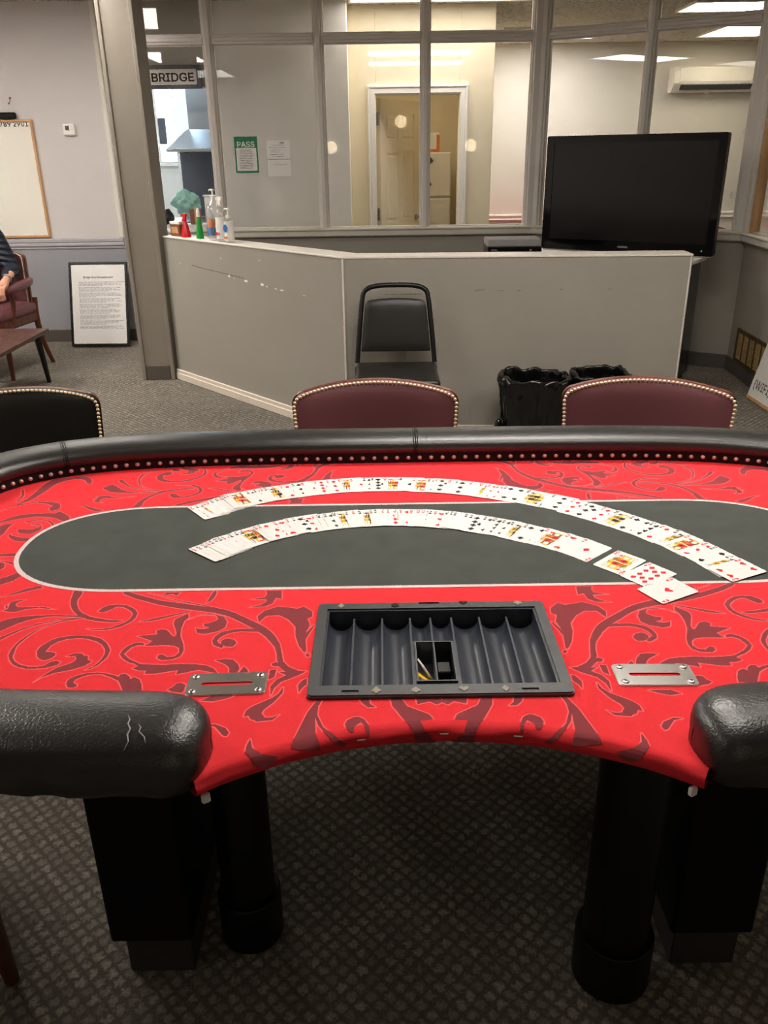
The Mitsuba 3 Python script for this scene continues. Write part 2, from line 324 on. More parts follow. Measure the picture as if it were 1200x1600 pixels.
# ceiling lights
def troffer(x, y, lx, ly, L, c, label):
    k = put('ceiling_light__frame', mikit.ply(cat_([bx(x - lx / 2 - .02, x + lx / 2 + .02, y - ly / 2 - .02, y - ly / 2, CEIL - .02, CEIL - .001), bx(x - lx / 2 - .02, x + lx / 2 + .02, y + ly / 2, y + ly / 2 + .02, CEIL - .02, CEIL - .001),
        bx(x - lx / 2 - .02, x - lx / 2, y - ly / 2, y + ly / 2, CEIL - .02, CEIL - .001), bx(x + lx / 2, x + lx / 2 + .02, y - ly / 2, y + ly / 2, CEIL - .02, CEIL - .001)]), 'm_white')) if 0 else None
    n = sum(k.startswith('ceiling_light') and k.endswith('__frame') for k in scene); root = 'ceiling_light' + (f'_{n:03d}' if n else '')
    f = .02
    obj(root + '__frame', [bx(x - lx / 2 - f, x + lx / 2 + f, y - ly / 2 - f, y - ly / 2, CEIL - .02, CEIL - .001), bx(x - lx / 2 - f, x + lx / 2 + f, y + ly / 2, y + ly / 2 + f, CEIL - .02, CEIL - .001),
        bx(x - lx / 2 - f, x - lx / 2, y - ly / 2, y + ly / 2, CEIL - .02, CEIL - .001), bx(x + lx / 2, x + lx / 2 + f, y - ly / 2, y + ly / 2, CEIL - .02, CEIL - .001)], 'm_white')
    v = np.array([[x - lx / 2, y - ly / 2, CEIL - .012], [x + lx / 2, y - ly / 2, CEIL - .012], [x + lx / 2, y + ly / 2, CEIL - .012], [x - lx / 2, y + ly / 2, CEIL - .012]])
    s = mikit.ply(trimesh.Trimesh(v, [[0, 2, 1], [0, 3, 2]], process=False), 'm_white', emitter=lamp_mat(c, L)); scene[root + '__diffuser'] = s
    tag(root, label, 'ceiling light')
NL = ['white ceiling light panel over the back of the next room, beyond the glass', 'long white ceiling light panel before the panelled door', 'yellowish ceiling light panel above the wall mounted air conditioner', 'white ceiling light panel of the next room nearest the right hand glass', 'daylight coloured ceiling light panel in the kitchen', 'small ceiling light panel in the pantry behind the open door']
for (x, y, lx, ly, L, c), lb in zip(NEXT_LIGHTS, NL): troffer(x, y, lx, ly, L, c, lb)
OL = ['ceiling light panel in front of the whiteboard wall', 'ceiling light panel over the carpet beside the pillar', 'ceiling light panel left of the poker table, beyond the black chair', 'ceiling light panel over the wine red chairs', 'ceiling light panel right of the poker table', 'ceiling light panel over the dealer side of the poker table', 'ceiling light panel at the left behind the viewer', 'ceiling light panel farthest behind the viewer']
for (x, y, lx, ly, L), lb in zip(OUR_LIGHTS, OL): troffer(x, y, lx, ly, L, WARM, lb)
for i, (x, z, lb) in enumerate([(-.9, 1.62, 'left globe wall lamp behind the viewer'), (1.74, 1.62, 'right globe wall lamp behind the viewer'), (.42, 2.05, 'upper globe wall lamp behind the viewer')]):
    r = 'globe_lamp' + (f'_{i:03d}' if i else '')
    scene[r + '__globe'] = mikit.ply(mv(trimesh.creation.icosphere(3, .11), x, -3.38, z), 'm_white', smooth=True, emitter=lamp_mat((1, .78, .5), 2.6))
    obj(r + '__bracket', mv(lathe([(0, 0), (.06, 0), (.06, .015), (.02, .03), (.02, .08), (0, .08)]), x, -3.55, z, rx=-PI / 2), 'm_brass'); tag(r, lb, 'wall lamp')

# ------------------------------------------------------------------ poker table
TX, TY, TA, TB, TZ = .08, 1.475, 1.03, .525, .76
def superellipse(a, b, n=4.5, k=240):
    t = np.linspace(0, 2 * PI, k, endpoint=False)
    return Polygon(np.c_[TX + a * np.sign(np.cos(t)) * np.abs(np.cos(t)) ** (2 / n), TY + b * np.sign(np.sin(t)) * np.abs(np.sin(t)) ** (2 / n)])
inner = superellipse(TA, TB)
curve = lambda x: .932 - .78 * (x - TX) ** 2 - 1.2 * (abs(x - TX) ** 4)
cx = np.linspace(TX - .335, TX + .335, 61)
cut = [(x, curve(x)) for x in cx]
INS = .014
gap = Polygon([(x, y + INS) for x, y in cut] + [(TX + .335, 1.1), (TX - .335, 1.1)])
dealer = sbox(TX - .33, .5, TX + .33, 1.0)
board = unary_union([inner.buffer(.03).difference(dealer), gap])
OPEN = sbox(-.1005, 1.0225, .2585, 1.2475)
felt = board.difference(OPEN)
front = []
prof = [(0, .76), (.005, .7594), (.010, .7572), (.0135, .753), (.015, .747), (.0148, .740), (.012, .733), (.004, .729), (-.012, .728)]
P_ = np.array([(x, y + INS) for x, y in spl(cut, 3)]); d_ = np.gradient(P_, axis=0); d_ /= np.linalg.norm(d_, axis=1, keepdims=True); n_ = np.stack([d_[:, 1], -d_[:, 0]], 1)
v = []
for i, (p, n) in enumerate(zip(P_, n_)):
    for k, (o, z) in enumerate(prof):
        w = (meshkit.noise(np.array([p[0] * 26 + k * .3, k * .8, 3.0]), 4) - .5) * .007 * min(1, k / 4)
        q = p + n * (o + w); v.append((q[0], q[1], z + (w * .6 if k > 3 else 0)))
ROLL = np.array(v).reshape(len(P_), len(prof), 3)
K = len(prof); f = [(i * K + k, i * K + k + 1, (i + 1) * K + k + 1, (i + 1) * K + k) for i in range(len(P_) - 1) for k in range(K - 1)]
f = np.array(f); roll = trimesh.Trimesh(np.array(v), np.vstack([f[:, [0, 1, 2]], f[:, [0, 2, 3]]]), process=False)
obj('poker_table__felt_top', flat(felt, TZ), 'm_felt_red')
obj('poker_table__felt_edge', roll, 'm_felt_red', 'red cloth wrapped under the wavy dealer edge', smooth=True)
obj('poker_table__underboard', ext(board.buffer(-.01).difference(sbox(-.11, 1.01, .27, 1.26)), .022, .736), 'm_black_board')
tag('poker_table', 'large poker table with red scrollwork cloth, black betting oval and padded black vinyl rail', 'poker table')
# printed scrollwork, drawn on one quarter and repeated by symmetry as on the cloth
SCROLL = json.loads('''[["4",[[-675,1221,-657,1239,-648,1244,-630,1249,-610,1252,-583,1253,-545,1251,-529,1249,-523,1244,-572,1248,-588,1247,-605,1242,-616,1237,-631,1225,-653,1199,-660,1193,-667,1197,-671,1202,-675,1213]]],["4",[[-651,1173,-616,1210,-597,1224,-566,1237,-548,1241,-523,1244,-523,1242,-565,1234,-588,1224,-602,1216,-614,1205,-631,1185,-645,1162,-649,1163,-651,1167]]],["4",[[-608,1143,-607,1161,-601,1182,-595,1196,-581,1214,-564,1230,-547,1237,-524,1243,-523,1241,-546,1234,-562,1227,-580,1212,-589,1199,-596,1185,-602,1163,-603,1150,-597,1121,-588,1109,-578,1101,-561,1094,-546,1094,-538,1096,-531,1107,-523,1110,-515,1106,-517,1098,-532,1090,-549,1088,-564,1089,-577,1094,-589,1102,-599,1115,-606,1128]]],["4",[[-556,1167,-549,1175,-542,1179,-519,1185,-493,1183,-472,1174,-458,1160,-446,1139,-445,1129,-445,1116,-452,1096,-461,1086,-469,1083,-460,1091,-455,1101,-452,1112,-451,1126,-453,1136,-456,1143,-464,1155,-476,1165,-495,1174,-511,1176,-529,1173,-540,1166,-548,1154,-550,1136,-543,1136,-533,1133,-530,1126,-533,1117,-542,1111,-547,1113,-554,1118,-559,1125,-564,1138,-564,1151],[-451,1126,-451,1126,-451,1126]]],["4",[[-511,1122,-501,1131,-489,1130,-483,1123,-477,1123,-473,1110,-465,1107,-473,1094,-489,1084,-514,1076,-530,1064,-537,1052,-527,1072,-514,1091,-496,1103,-492,1114,-496,1122]]],["4",[[-567,1306,-573,1345,-571,1349,-569,1350,-561,1345,-555,1333,-553,1323,-555,1306,-550,1289,-541,1271,-531,1259,-513,1246,-498,1240,-478,1234,-454,1231,-453,1230,-460,1226,-467,1225,-496,1230,-516,1237,-535,1250,-549,1266,-560,1285]]],["4",[[-501,1275,-497,1280,-491,1285,-477,1287,-460,1284,-442,1270,-433,1256,-432,1239,-436,1226,-448,1212,-463,1203,-475,1200,-492,1201,-506,1206,-481,1204,-465,1208,-448,1223,-441,1235,-440,1243,-440,1252,-444,1260,-455,1271,-463,1276,-471,1279,-477,1278,-490,1262,-495,1259,-503,1262,-504,1264]]],["4",[[-676,1271,-668,1275,-673,1296,-669,1305,-649,1309,-660,1300,-661,1291,-653,1282,-610,1283,-583,1272,-615,1279,-636,1274,-650,1265,-665,1267]]],["4",[[-671,1283,-670,1276,-676,1284,-677,1290,-675,1290]]],["4",[[-732,1382,-712,1400,-702,1420,-699,1420,-695,1416,-693,1407,-699,1388,-705,1380,-730,1357,-736,1362,-739,1371]]],["4",[[-686,1329,-665,1350,-646,1360,-640,1359,-635,1352,-635,1351,-641,1350,-660,1340,-684,1325,-701,1321,-702,1323]]],["4",[[-422,1227,-343,1260,-342,1259,-343,1257,-358,1249,-393,1231,-403,1228,-422,1226]]],["4",[[-484,1061,-478,1067,-467,1073,-447,1076,-434,1073,-417,1067,-407,1061,-405,1056,-406,1053,-408,1053,-420,1061,-437,1070,-446,1071,-457,1070,-467,1065,-475,1057,-476,1050,-469,1045,-467,1041,-470,1037,-473,1036,-480,1038,-485,1046,-486,1056]]],["4",[[-411,1059,-409,1070,-402,1071,-394,1064,-391,1056,-386,1062,-376,1055,-370,1042,-365,1026,-393,1026]]],["4",[[-426,1138,-420,1151,-411,1159,-404,1161,-396,1157,-395,1151,-404,1152,-414,1145,-420,1126,-408,1112,-389,1099,-388,1095,-405,1102,-419,1114,-426,1125]]],["4",[[-409,1108,-394,1099,-375,1096,-348,1094,-325,1096,-301,1095,-282,1091,-268,1082,-259,1068,-291,1079,-323,1067,-323,1079,-357,1070,-372,1070,-372,1079,-383,1079,-395,1085,-388,1092]]],["4",[[-413,1180,-381,1185,-385,1195,-378,1201,-367,1197,-355,1179,-350,1176,-349,1186,-362,1220,-362,1232,-351,1245,-343,1250,-340,1238,-345,1225,-345,1202,-341,1178,-330,1151,-326,1132,-328,1117,-338,1109,-356,1107,-364,1114,-364,1122,-358,1124,-349,1116,-338,1117,-332,1128,-335,1141,-343,1148,-360,1151,-393,1149,-384,1164]]],["4",[[-330,1242,-320,1246,-310,1248,-291,1246,-290,1243,-309,1246,-320,1245,-329,1240,-339,1231]]],["4",[[-294,1245,-279,1239,-271,1221,-271,1203,-282,1191,-302,1183,-315,1187,-321,1204,-315,1200,-305,1199,-297,1203,-307,1208,-310,1216,-300,1219,-290,1226,-288,1234]]],["4",[[-478,1328,-479,1336,-477,1338,-453,1323,-404,1299,-291,1267,-277,1261,-261,1251,-209,1208,-203,1202,-197,1195,-191,1187,-182,1171,-172,1148,-166,1119,-166,1099,-170,1098,-172,1101,-175,1123,-180,1141,-198,1171,-218,1195,-262,1233,-277,1243,-297,1252,-371,1272,-401,1283,-452,1308,-475,1324],[-203,1202,-203,1202,-203,1202]]],["4",[[-354,1289,-432,1327,-433,1329,-372,1300,-295,1269,-294,1266]]],["4",[[-166,1091,-167,1086,-174,1085,-178,1088,-179,1093,-173,1097,-168,1095]]],["4",[[-180,1076,-170,1077,-171,1057,-179,1050]]],["4",[[-283,1175,-277,1186,-270,1191,-250,1198,-223,1198,-200,1190,-200,1187,-243,1190,-258,1186,-266,1181,-274,1172,-277,1162,-276,1158,-265,1147,-264,1143,-266,1140,-275,1145,-282,1151,-285,1162]]],["4",[[-244,1155,-247,1146,-250,1143,-260,1144,-269,1151,-270,1161,-265,1168,-260,1169,-250,1165]]],["4",[[-270,1105,-255,1108,-242,1106,-232,1093,-228,1081,-230,1070,-242,1070,-244,1083,-252,1093]]],["4",[[-227,1070,-224,1077,-222,1087,-215,1078,-213,1071]]],["4",[[-319,1287,-314,1329,-312,1333,-309,1331,-307,1326,-308,1308,-312,1295]]],["4",[[-403,1316,-400,1328,-374,1328,-378,1316,-388,1323,-395,1319]]],["4",[[-218,1330,-189,1329,-186,1298,-197,1303,-200,1283,-212,1272,-239,1270,-220,1279,-213,1288,-212,1297,-241,1299,-217,1306,-214,1318]]],["4",[[-128,1253,-144,1271,-154,1263,-188,1272,-211,1258,-221,1239,-216,1218,-206,1240,-184,1241,-167,1227,-152,1202,-150,1175,-141,1143,-131,1123,-128,1127,-132,1163,-132,1189,-128,1207,-134,1228,-126,1235]]],["4",[[-128,1115,-125,1111,-121,1112,-122,1117,-124,1120,-127,1120]]],["4",[[-133,1159,-120,1206,-121,1208,-131,1186,-135,1164]]],["4",[[-123,1071,-136,1073,-152,1084,-162,1099,-166,1120,-171,1102,-167,1084,-155,1070,-165,1070,-153,1061,-167,1050,-174,1033,-171,1009,-168,1028,-159,1044,-136,1059]]],["4",[[-203,961,-202,974,-195,984,-168,1004,-159,1016,-155,1031,-154,1016,-164,994,-177,976,-179,968,-173,958,-162,958,-153,964,-162,952,-184,949,-187,953,-192,954,-197,963]]],["4",[[-240,939,-254,943,-242,945,-225,936,-219,927,-219,923,-221,918,-226,920]]],["4",[[-187,912,-182,894,-172,882,-153,881,-159,870,-173,862,-183,867,-190,884,-190,898]]],["4",[[-101,998,-94,998,-99,982,-99,962,-89,935,-73,917,-59,906,-68,902,-83,917,-96,939,-102,958,-96,896,-134,895,-127,911,-113,970]]],["4",[[-56,950,-47,956,-41,957,-37,955,-32,951,-25,936,-27,919,-30,921,-31,936,-37,944,-45,935,-47,926,-50,924,-54,926,-59,940]]],["4",[[-40,999,-26,1001,-24,986,-16,978,-27,978,-35,987]]],["4",[[-130,1016,-133,1035,-127,1048,-121,1052,-120,1037,-127,1026]]],["4",[[-272,1000,-259,1010,-226,1010,-235,1004,-254,997]]],["4",[[-327,1029,-321,1034,-317,1044,-310,1045,-303,1040,-302,1027,-304,1019,-320,1023]]],["4",[[5,1004,19,1004,29,980,60,960,65,949,46,946,52,930,74,903,40,904,35,930,22,952,8,981]]],["4",[[81,1003,118,1002,115,984,97,990,88,982,80,988]]],["x",[[-840,1654,-855,1635,-859,1642,-849,1658,-830,1683,-816,1695,-809,1698,-792,1702,-752,1704,-725,1699,-711,1691,-703,1683,-691,1667,-687,1656,-688,1650,-705,1658,-724,1673,-736,1679,-761,1685,-777,1685,-800,1678,-821,1667]]],["x",[[-785,1763,-799,1766,-807,1766,-831,1757,-845,1747,-868,1718,-869,1721,-855,1743,-841,1759,-818,1769,-795,1773,-762,1767,-752,1763,-747,1757,-741,1744,-738,1732,-739,1725,-751,1717,-754,1718,-758,1724,-762,1732,-758,1747,-772,1757]]],["x",[[-836,1787,-833,1811,-831,1871,-828,1893,-822,1911,-817,1917,-809,1922,-778,1928,-754,1937,-742,1935,-731,1924,-721,1909,-716,1891,-716,1883,-718,1881,-722,1881,-737,1907,-746,1913,-759,1916,-766,1915,-779,1910,-792,1898,-801,1884,-809,1837,-821,1790,-829,1774,-845,1754,-846,1757],[-728,1894,-728,1894,-728,1894]]],["x",[[-867,1851,-855,1825,-850,1808,-851,1770,-853,1772,-856,1813,-869,1843,-870,1851]]],["x",[[-842,1615,-836,1633,-826,1645,-819,1648,-810,1648,-812,1628,-809,1594,-812,1583,-819,1575,-828,1582,-838,1598]]],["x",[[-768,1644,-757,1645,-750,1644,-744,1636,-739,1625,-738,1616,-739,1610,-745,1600,-753,1594,-764,1595,-779,1600,-787,1613,-785,1619,-763,1617,-755,1620,-746,1627,-746,1633,-749,1639,-756,1641,-766,1640]]],["x",[[-793,1598,-791,1589,-789,1587,-768,1578,-727,1568,-723,1563,-723,1558,-753,1555,-768,1560,-781,1569,-793,1582,-796,1591]]],["x",[[-740,1660,-754,1667,-767,1663,-784,1653,-788,1660,-762,1671,-755,1671,-748,1669,-735,1661,-724,1651,-716,1638,-713,1623,-716,1625,-724,1644]]],["x",[[-781,1498,-739,1503,-733,1497,-730,1488,-732,1485,-748,1488,-781,1486,-784,1489,-787,1496]]],["x",[[-735,1454,-763,1468,-764,1470,-736,1461,-728,1452,-720,1438]]],["x",[[-744,1446,-742,1436,-744,1432,-752,1433,-761,1441,-764,1447,-766,1458,-764,1461,-756,1461,-751,1458]]],["x",[[-734,1390,-725,1397,-705,1415,-702,1415,-698,1411,-696,1402,-699,1394,-710,1382,-722,1373,-737,1373,-743,1378,-745,1388],[-709,1411,-709,1411,-709,1411]]]]''')
polys = []
for m, rings in SCROLL:
    r = [np.array(q, float).reshape(-1, 2) / 1000 for q in rings]
    g = Polygon(r[0], [q for q in r[1:] if len(q) > 2]).buffer(0)
    if m == '4': g = unary_union([g, affinity.scale(g, 1, -1, origin=(0, 1.535))])
    polys += [g, affinity.scale(g, -1, 1, origin=(TX, 0))]
race = Polygon([(TX + (.825 if c > 0 else -.825) + 0 * c, 0) for c in ()]) if 0 else None
rx, ry, rc = .215, .2005, 1.534
def stadium(e):
    t = np.linspace(-PI / 2, PI / 2, 40); n = 2.25
    f1 = lambda u: np.sign(u) * np.abs(u) ** (2 / n)
    right = [(.905 - .26 + (.26 + e) * f1(math.cos(a)), rc + (ry + e) * f1(math.sin(a))) for a in t]
    return Polygon(right + [(2 * TX - x, 2 * rc - y) for x, y in right])
oval, line_o = stadium(-.009), stadium(0)
scroll = unary_union(polys).intersection(felt.difference(OPEN.buffer(.004))).difference(line_o.buffer(.001))
obj('poker_table__scroll_outline', flat(scroll.buffer(.0022).intersection(felt.buffer(-.003)).difference(line_o), TZ + .00015), 'm_felt_line', 'thin pale red outline of the printed scrolls', kind='stuff')
obj('poker_table__scrollwork', flat(scroll, TZ + .0003), 'm_felt_scroll', 'dark red scrolls and leaves printed on the cloth', kind='stuff')
obj('poker_table__betting_area', flat(oval, TZ + .0004), 'm_felt_grey', 'charcoal racetrack shaped betting area')
obj('poker_table__betting_line', flat(line_o.difference(oval), TZ + .0004), 'm_felt_white', 'pinkish white line around the betting area')
# the print goes on over the dealer's edge: the same shapes laid on the rolled cloth
_pl = np.array(prof); _pa = np.r_[0, np.cumsum(np.linalg.norm(np.diff(_pl, axis=0), axis=1))]
def over_edge(g, off):
    m = flat(g.segmentize(.004)); m = m.subdivide_to_size(.004)
    if hasattr(m, 'merge_vertices'): m.merge_vertices()
    V = np.array(m.vertices); out = []
    for x, y, _ in V:
        d = np.clip(curve(x) + INS - y, 0, _pa[-2]); i = np.clip(np.interp(x, P_[:, 0], np.arange(len(P_))), 0, len(P_) - 1.001); k = np.clip(np.interp(d, _pa, np.arange(len(prof))), 0, len(prof) - 1.001)
        a, b, fa, fb = int(i), int(k), i - int(i), k - int(k)
        q = (ROLL[a, b] * (1 - fa) + ROLL[a + 1, b] * fa) * (1 - fb) + (ROLL[a, b + 1] * (1 - fa) + ROLL[a + 1, b + 1] * fa) * fb
        o = np.array([0, -np.interp(d, _pa, _pl[:, 0]) - .002, np.interp(d, _pa, _pl[:, 1]) - .744]); out.append(q + off * o / np.linalg.norm(o))
    m.vertices = np.array(out)
    return m
edge_zone = Polygon([(x, y + INS + .0042) for x, y in cut] + [(x, y - .025) for x, y in cut[::-1]])
es = unary_union(polys).intersection(edge_zone)
obj('poker_table__felt_edge__scrollwork', over_edge(es, .0011), 'm_felt_scroll', 'dark red scrolls running over the cloth edge', kind='stuff', smooth=True)
# rail: a padded roll swept round the table, open at the dealer's cut-out
ring = np.array(inner.buffer(.065).exterior.coords)
if Polygon(ring).exterior.is_ccw: ring = ring[::-1]
ls = LineString(np.vstack([ring, ring])); Lr = LineString(ring).length
s0 = min((s for s in np.linspace(0, Lr, 4000)), key=lambda s: abs(ls.interpolate(s).x - (-.234)) + (9 if ls.interpolate(s).y > 1.2 else 0))
s1 = min((s for s in np.linspace(s0 + 1, s0 + Lr, 6000)), key=lambda s: abs(ls.interpolate(s).x - .405) + (9 if ls.interpolate(s).y > 1.2 else 0))
ss = np.unique(np.r_[s0 + .13 * np.linspace(0, 1, 16) ** 2, np.linspace(s0 + .13, s1 - .13, 300), s1 - .13 * np.linspace(0, 1, 16) ** 2])
RC = np.array([[ls.interpolate(s).x, ls.interpolate(s).y] for s in ss])
RT = np.array([np.subtract(*[np.array(ls.interpolate(s + e).coords[0]) for e in (.004, -.004)]) for s in ss]); RT /= np.linalg.norm(RT, axis=1, keepdims=True)
RN = np.stack([-RT[:, 1], RT[:, 0]], 1)                    # path runs clockwise, so its left normal points outward
RPROF = spl([(-.058, .757), (-.0575, .783), (-.066, .788), (-.0695, .802), (-.060, .817), (-.034, .826), (0, .829), (.03, .825), (.055, .812), (.067, .790), (.067, .768), (.058, .744), (.04, .722), (0, .716), (-.04, .722), (-.056, .74)], 3, closed=True)
v = []
for s, c, n in zip(ss, RC, RN):
    ed = min(s - s0, s1 - s); capf = lambda l: max(.02, (1 - (1 - min(ed / l, 1)) ** 2.4) ** (1 / 2.4)); kz = capf(.06)
    near = c[1] < 1.1
    for (o, z) in RPROF:
        zc = .770; w = 0; k = capf(.125 + (.04 - .125) * (o / .067 + 1) / 2)
        if near and z < .80 and o > 0: w = (meshkit.noise(np.array([c[0] * 34, z * 16, 0.0]), 9) - .5) * .010 * min(1, (.80 - z) / .05)
        q = c + n * (o * k + w); v.append((q[0], q[1], zc + (z - zc) * (.35 + .65 * kz) if z > zc else zc + (z - zc) * kz))
K = len(RPROF); i, j = np.meshgrid(np.arange(len(ss) - 1), np.arange(K), indexing='ij')
q = np.stack([i * K + j, i * K + (j + 1) % K, (i + 1) * K + (j + 1) % K, (i + 1) * K + j], -1).reshape(-1, 4)
railm = trimesh.Trimesh(np.array(v), np.vstack([q[:, [0, 2, 1]], q[:, [0, 3, 2]]]), process=False)
if railm.volume < 0: railm.invert()
obj('poker_table__rail', railm, 'm_vinyl_black', 'padded black vinyl armrest rail', smooth=True)
def rail_at(x, y):
    for s in np.linspace(s0, s1, 4000):
        pass
def strip(o0, o1, z0, z1, lo, hi):
    v = []; k = [i for i, s in enumerate(ss) if lo <= s <= hi]
    for i in k:
        for o, z in ((o0, z0), (o0, z1), (o1, z1), (o1, z0)): q = RC[i] + RN[i] * o; v.append((*q, z))
    n = len(k); f = []
    for a in range(n - 1):
        for j in range(4): f.append((a * 4 + j, a * 4 + (j + 1) % 4, a * 4 + 4 + (j + 1) % 4, a * 4 + 4 + j))
    f = np.array(f); m = trimesh.Trimesh(np.array(v), np.vstack([f[:, [0, 1, 2]], f[:, [0, 2, 3]]]), process=False); m.fix_normals(); return m
obj('poker_table__nail_strip', strip(-.0615, -.056, .7605, .789, s0 + .12, s1 - .12), 'm_black_matte', 'black strip holding the nailheads')
nail = trimesh.creation.icosphere(2, .0056); nail.apply_scale([1, 1, .95]); nail_s = mikit.ply(nail, 'm_copper', smooth=True)
sn = s0 + .45
while sn < s1 - .45:
    c = np.array(ls.interpolate(sn).coords[0]); i = int(np.argmin(np.abs(ss - sn)))
    if c[1] > 1.45:
        p = c + RN[i] * -.0625; put('poker_table__nailhead', {**nail_s, 'to_world': T().translate([p[0], p[1], .7735])})
    sn += .0292
def seam(x, y):
    i = int(np.argmin((RC[:, 0] - x) ** 2 + (RC[:, 1] - y) ** 2)); out = []
    for d in (-.005, .0, .005):
        pts = [(*(RC[i] + RT[i] * d + RN[i] * o * 1.006), .77 + (z - .77) * 1.004) for o, z in RPROF if z > .783]
        pts = pts if len(pts) > 3 else pts
        out.append(tube(pts, .0014 if d else .0018, 6))
    obj('poker_table__seam', out, 'm_stitch', 'double stitched seam across the rail')
seam(-.815, 1.985); seam(.083, 2.065)
# tears in the near left armrest
def rtop(y):
    o = (TY - TB - .065) - y; pr = RPROF[RPROF[:, 1] > .79]; k = np.argsort(pr[:, 0]); return float(np.interp(o, pr[k, 0], pr[k, 1]))
for pts, w in (([(-.334, .876), (-.330, .868), (-.331, .862), (-.326, .854), (-.328, .846), (-.325, .838), (-.329, .829)], .0015), ([(-.318, .862), (-.313, .856), (-.314, .850), (-.306, .843), (-.303, .836)], .0013)):
    pp = [(x, y, rtop(y) + .0004) for x, y in pts]
    obj('poker_table__tear', tube(pp, [w * .7 * (1 - abs(2 * i / (len(pp) - 1) - 1) ** 3) + .0002 for i in range(len(pp))], 6), 'm_inkgrey', 'pale crack in the vinyl')
for x, y in [(-.173, .003), (-.137, .002), (-.116, .003), (-.036, .002), (.014, .002), (.079, .002), (.104, .002), (.181, .002), (.248, .002), (.293, .004)]:
    yy = curve(x) - .0012; sl = -1.56 * (x - TX)
    obj('poker_table__staple', tube([(x - .006, yy - .006 * sl, .749), (x + .006, yy + .005 * sl, .749)], .0011, 6), 'm_silver')
for sx in (-.238, .398): obj('poker_table__foam', mv(rbox(.012, .008, .014, .003, 6), sx, .842, .722, rz=.5), 'm_paper', 'scrap of white foam showing under the rail end')
# legs
def pipe(x, y, r, rc_, top):
    n = 40
    b = put('poker_table__pipe_leg', mikit.ply(mv(lathe([(0, .02), (r, .02), (r, .735), (0, .735)], n), x, y, 0), 'm_black', smooth=40))
    obj(b + '__foot_collar', mv(lathe([(r, .118), (rc_ - .003, .118), (rc_, .113), (rc_, .004), (rc_ - .004, 0), (0, 0)], n), x, y, 0), 'm_black', smooth=40)
    if top: obj(b + '__top_collar', mv(lathe([(r, .735), (rc_, .735), (rc_, .605), (rc_ - .004, .6), (r, .6)], n), x, y, 0), 'm_black', smooth=40)
pipe(-.287, 1.245, .0535, .0635, False); pipe(.433, 1.137, .062, .074, True)
for x0, x1 in ((-.535, -.378), (.538, .695)):
    b = put('poker_table__box_leg', mikit.ply(bx(x0, x1, 1.125, 1.62, .11, .735, .006), 'm_black_board'))
    obj(b + '__plinth', bx(x0 + .018, x1 - .012, 1.15, 1.6, 0, .11, .003), 'm_plinth', 'dark grey plinth under the box leg')
tag('poker_table__pipe_leg', 'round black pipe leg'); tag('poker_table__box_leg', 'black box pedestal leg')

# ------------------------------------------------------------------ chip tray let into the table
def S_heart(s): 
    t = np.linspace(0, 2 * PI, 25)[:-1]; return affinity.scale(Polygon(np.c_[16 * np.sin(t) ** 3, 13 * np.cos(t) - 5 * np.cos(2 * t) - 2 * np.cos(3 * t) - np.cos(4 * t) + 2]), s / 32, s / 32, origin=(0, 0))
def S_diamond(s): return Polygon([(0, s * .55), (s * .42, 0), (0, -s * .55), (-s * .42, 0)])
def S_spade(s): return unary_union([affinity.translate(affinity.scale(S_heart(s * .95), 1, -1, origin=(0, 0)), 0, s * .06), Polygon([(0, 0), (s * .2, -s * .52), (-s * .2, -s * .52)])])
def S_club(s):
    c = [Point(x * s, y * s).buffer(.235 * s, quad_segs=4) for x, y in ((0, .25), (-.25, -.08), (.25, -.08))]; return unary_union(c + [Polygon([(0, .15 * s), (s * .2, -s * .52), (-s * .2, -s * .52)])])
SUIT = {'h': S_heart, 'd': S_diamond, 's': S_spade, 'c': S_club}
X0, X1, Y0, Y1 = -.117, .276, .997, 1.2685
tcx, tcy = (X0 + X1) / 2, (Y0 + Y1) / 2
of = affinity.translate(rrect(X1 - X0, Y1 - Y0, .008), tcx, tcy); op = sbox(-.0995, 1.0235, .2575, 1.2465)
holes = unary_union([sbox(.06, 1.259, .092, 1.2645).buffer(.002), sbox(-.066, 1.004, -.041, 1.0105), sbox(.199, 1.004, .224, 1.0105)])
rim = [ext(of.difference(op), .0045, .7606), ext(of.buffer(-.0018).difference(op.buffer(.0012)).difference(holes), .0022, .7651)]
obj('chip_tray__rim', rim, 'm_tray')
obj('chip_tray__wall', ext(op.buffer(-.0002).difference(op.buffer(-.003)), .07, .6945), 'm_tray_in')
blk = m3.Manifold.cube((.357, .213, .057)).translate((-.0994, 1.0238, .697))
cols = [-.099, -.054, -.006, .042, .077, .113, .161, .208, .2565]
for i in range(8):
    a, b = cols[i] + .0017, cols[i + 1] - .0017; r = (b - a) / 2
    y0 = 1.16 if i in (3, 4) else 1.027
    blk -= m3.Manifold.cylinder(.3, r, r, 40).rotate((-90, 0, 0)).scale((1, 1, .0215 / r if i not in (3, 4) else .9 * .0215 / r)).translate(((a + b) / 2, y0, .7535))
blk -= m3.Manifold.cube((.027, .106, .08)).translate((.049, 1.047, .716)); blk -= m3.Manifold.cube((.027, .106, .08)).translate((.079, 1.047, .716))
blk -= m3.Manifold.cube((.06, .012, .06)).translate((.048, 1.0238, .70)) if 0 else m3.Manifold()
blk -= m3.Manifold.cube((.357, .03, .03)).translate((-.0994, 1.2325, .722))
obj('chip_tray__channel_block', tm(blk), 'm_tray_in', 'eight scooped chip channels', smooth=35)
obj('chip_tray__drop_box', ext(sbox(.046, 1.044, .109, 1.156).difference(unary_union([sbox(.049, 1.047, .0762, 1.153), sbox(.0788, 1.047, .106, 1.153)])), .008, .750), 'm_tray', 'two slot coin box in the middle of the tray')
marks = []
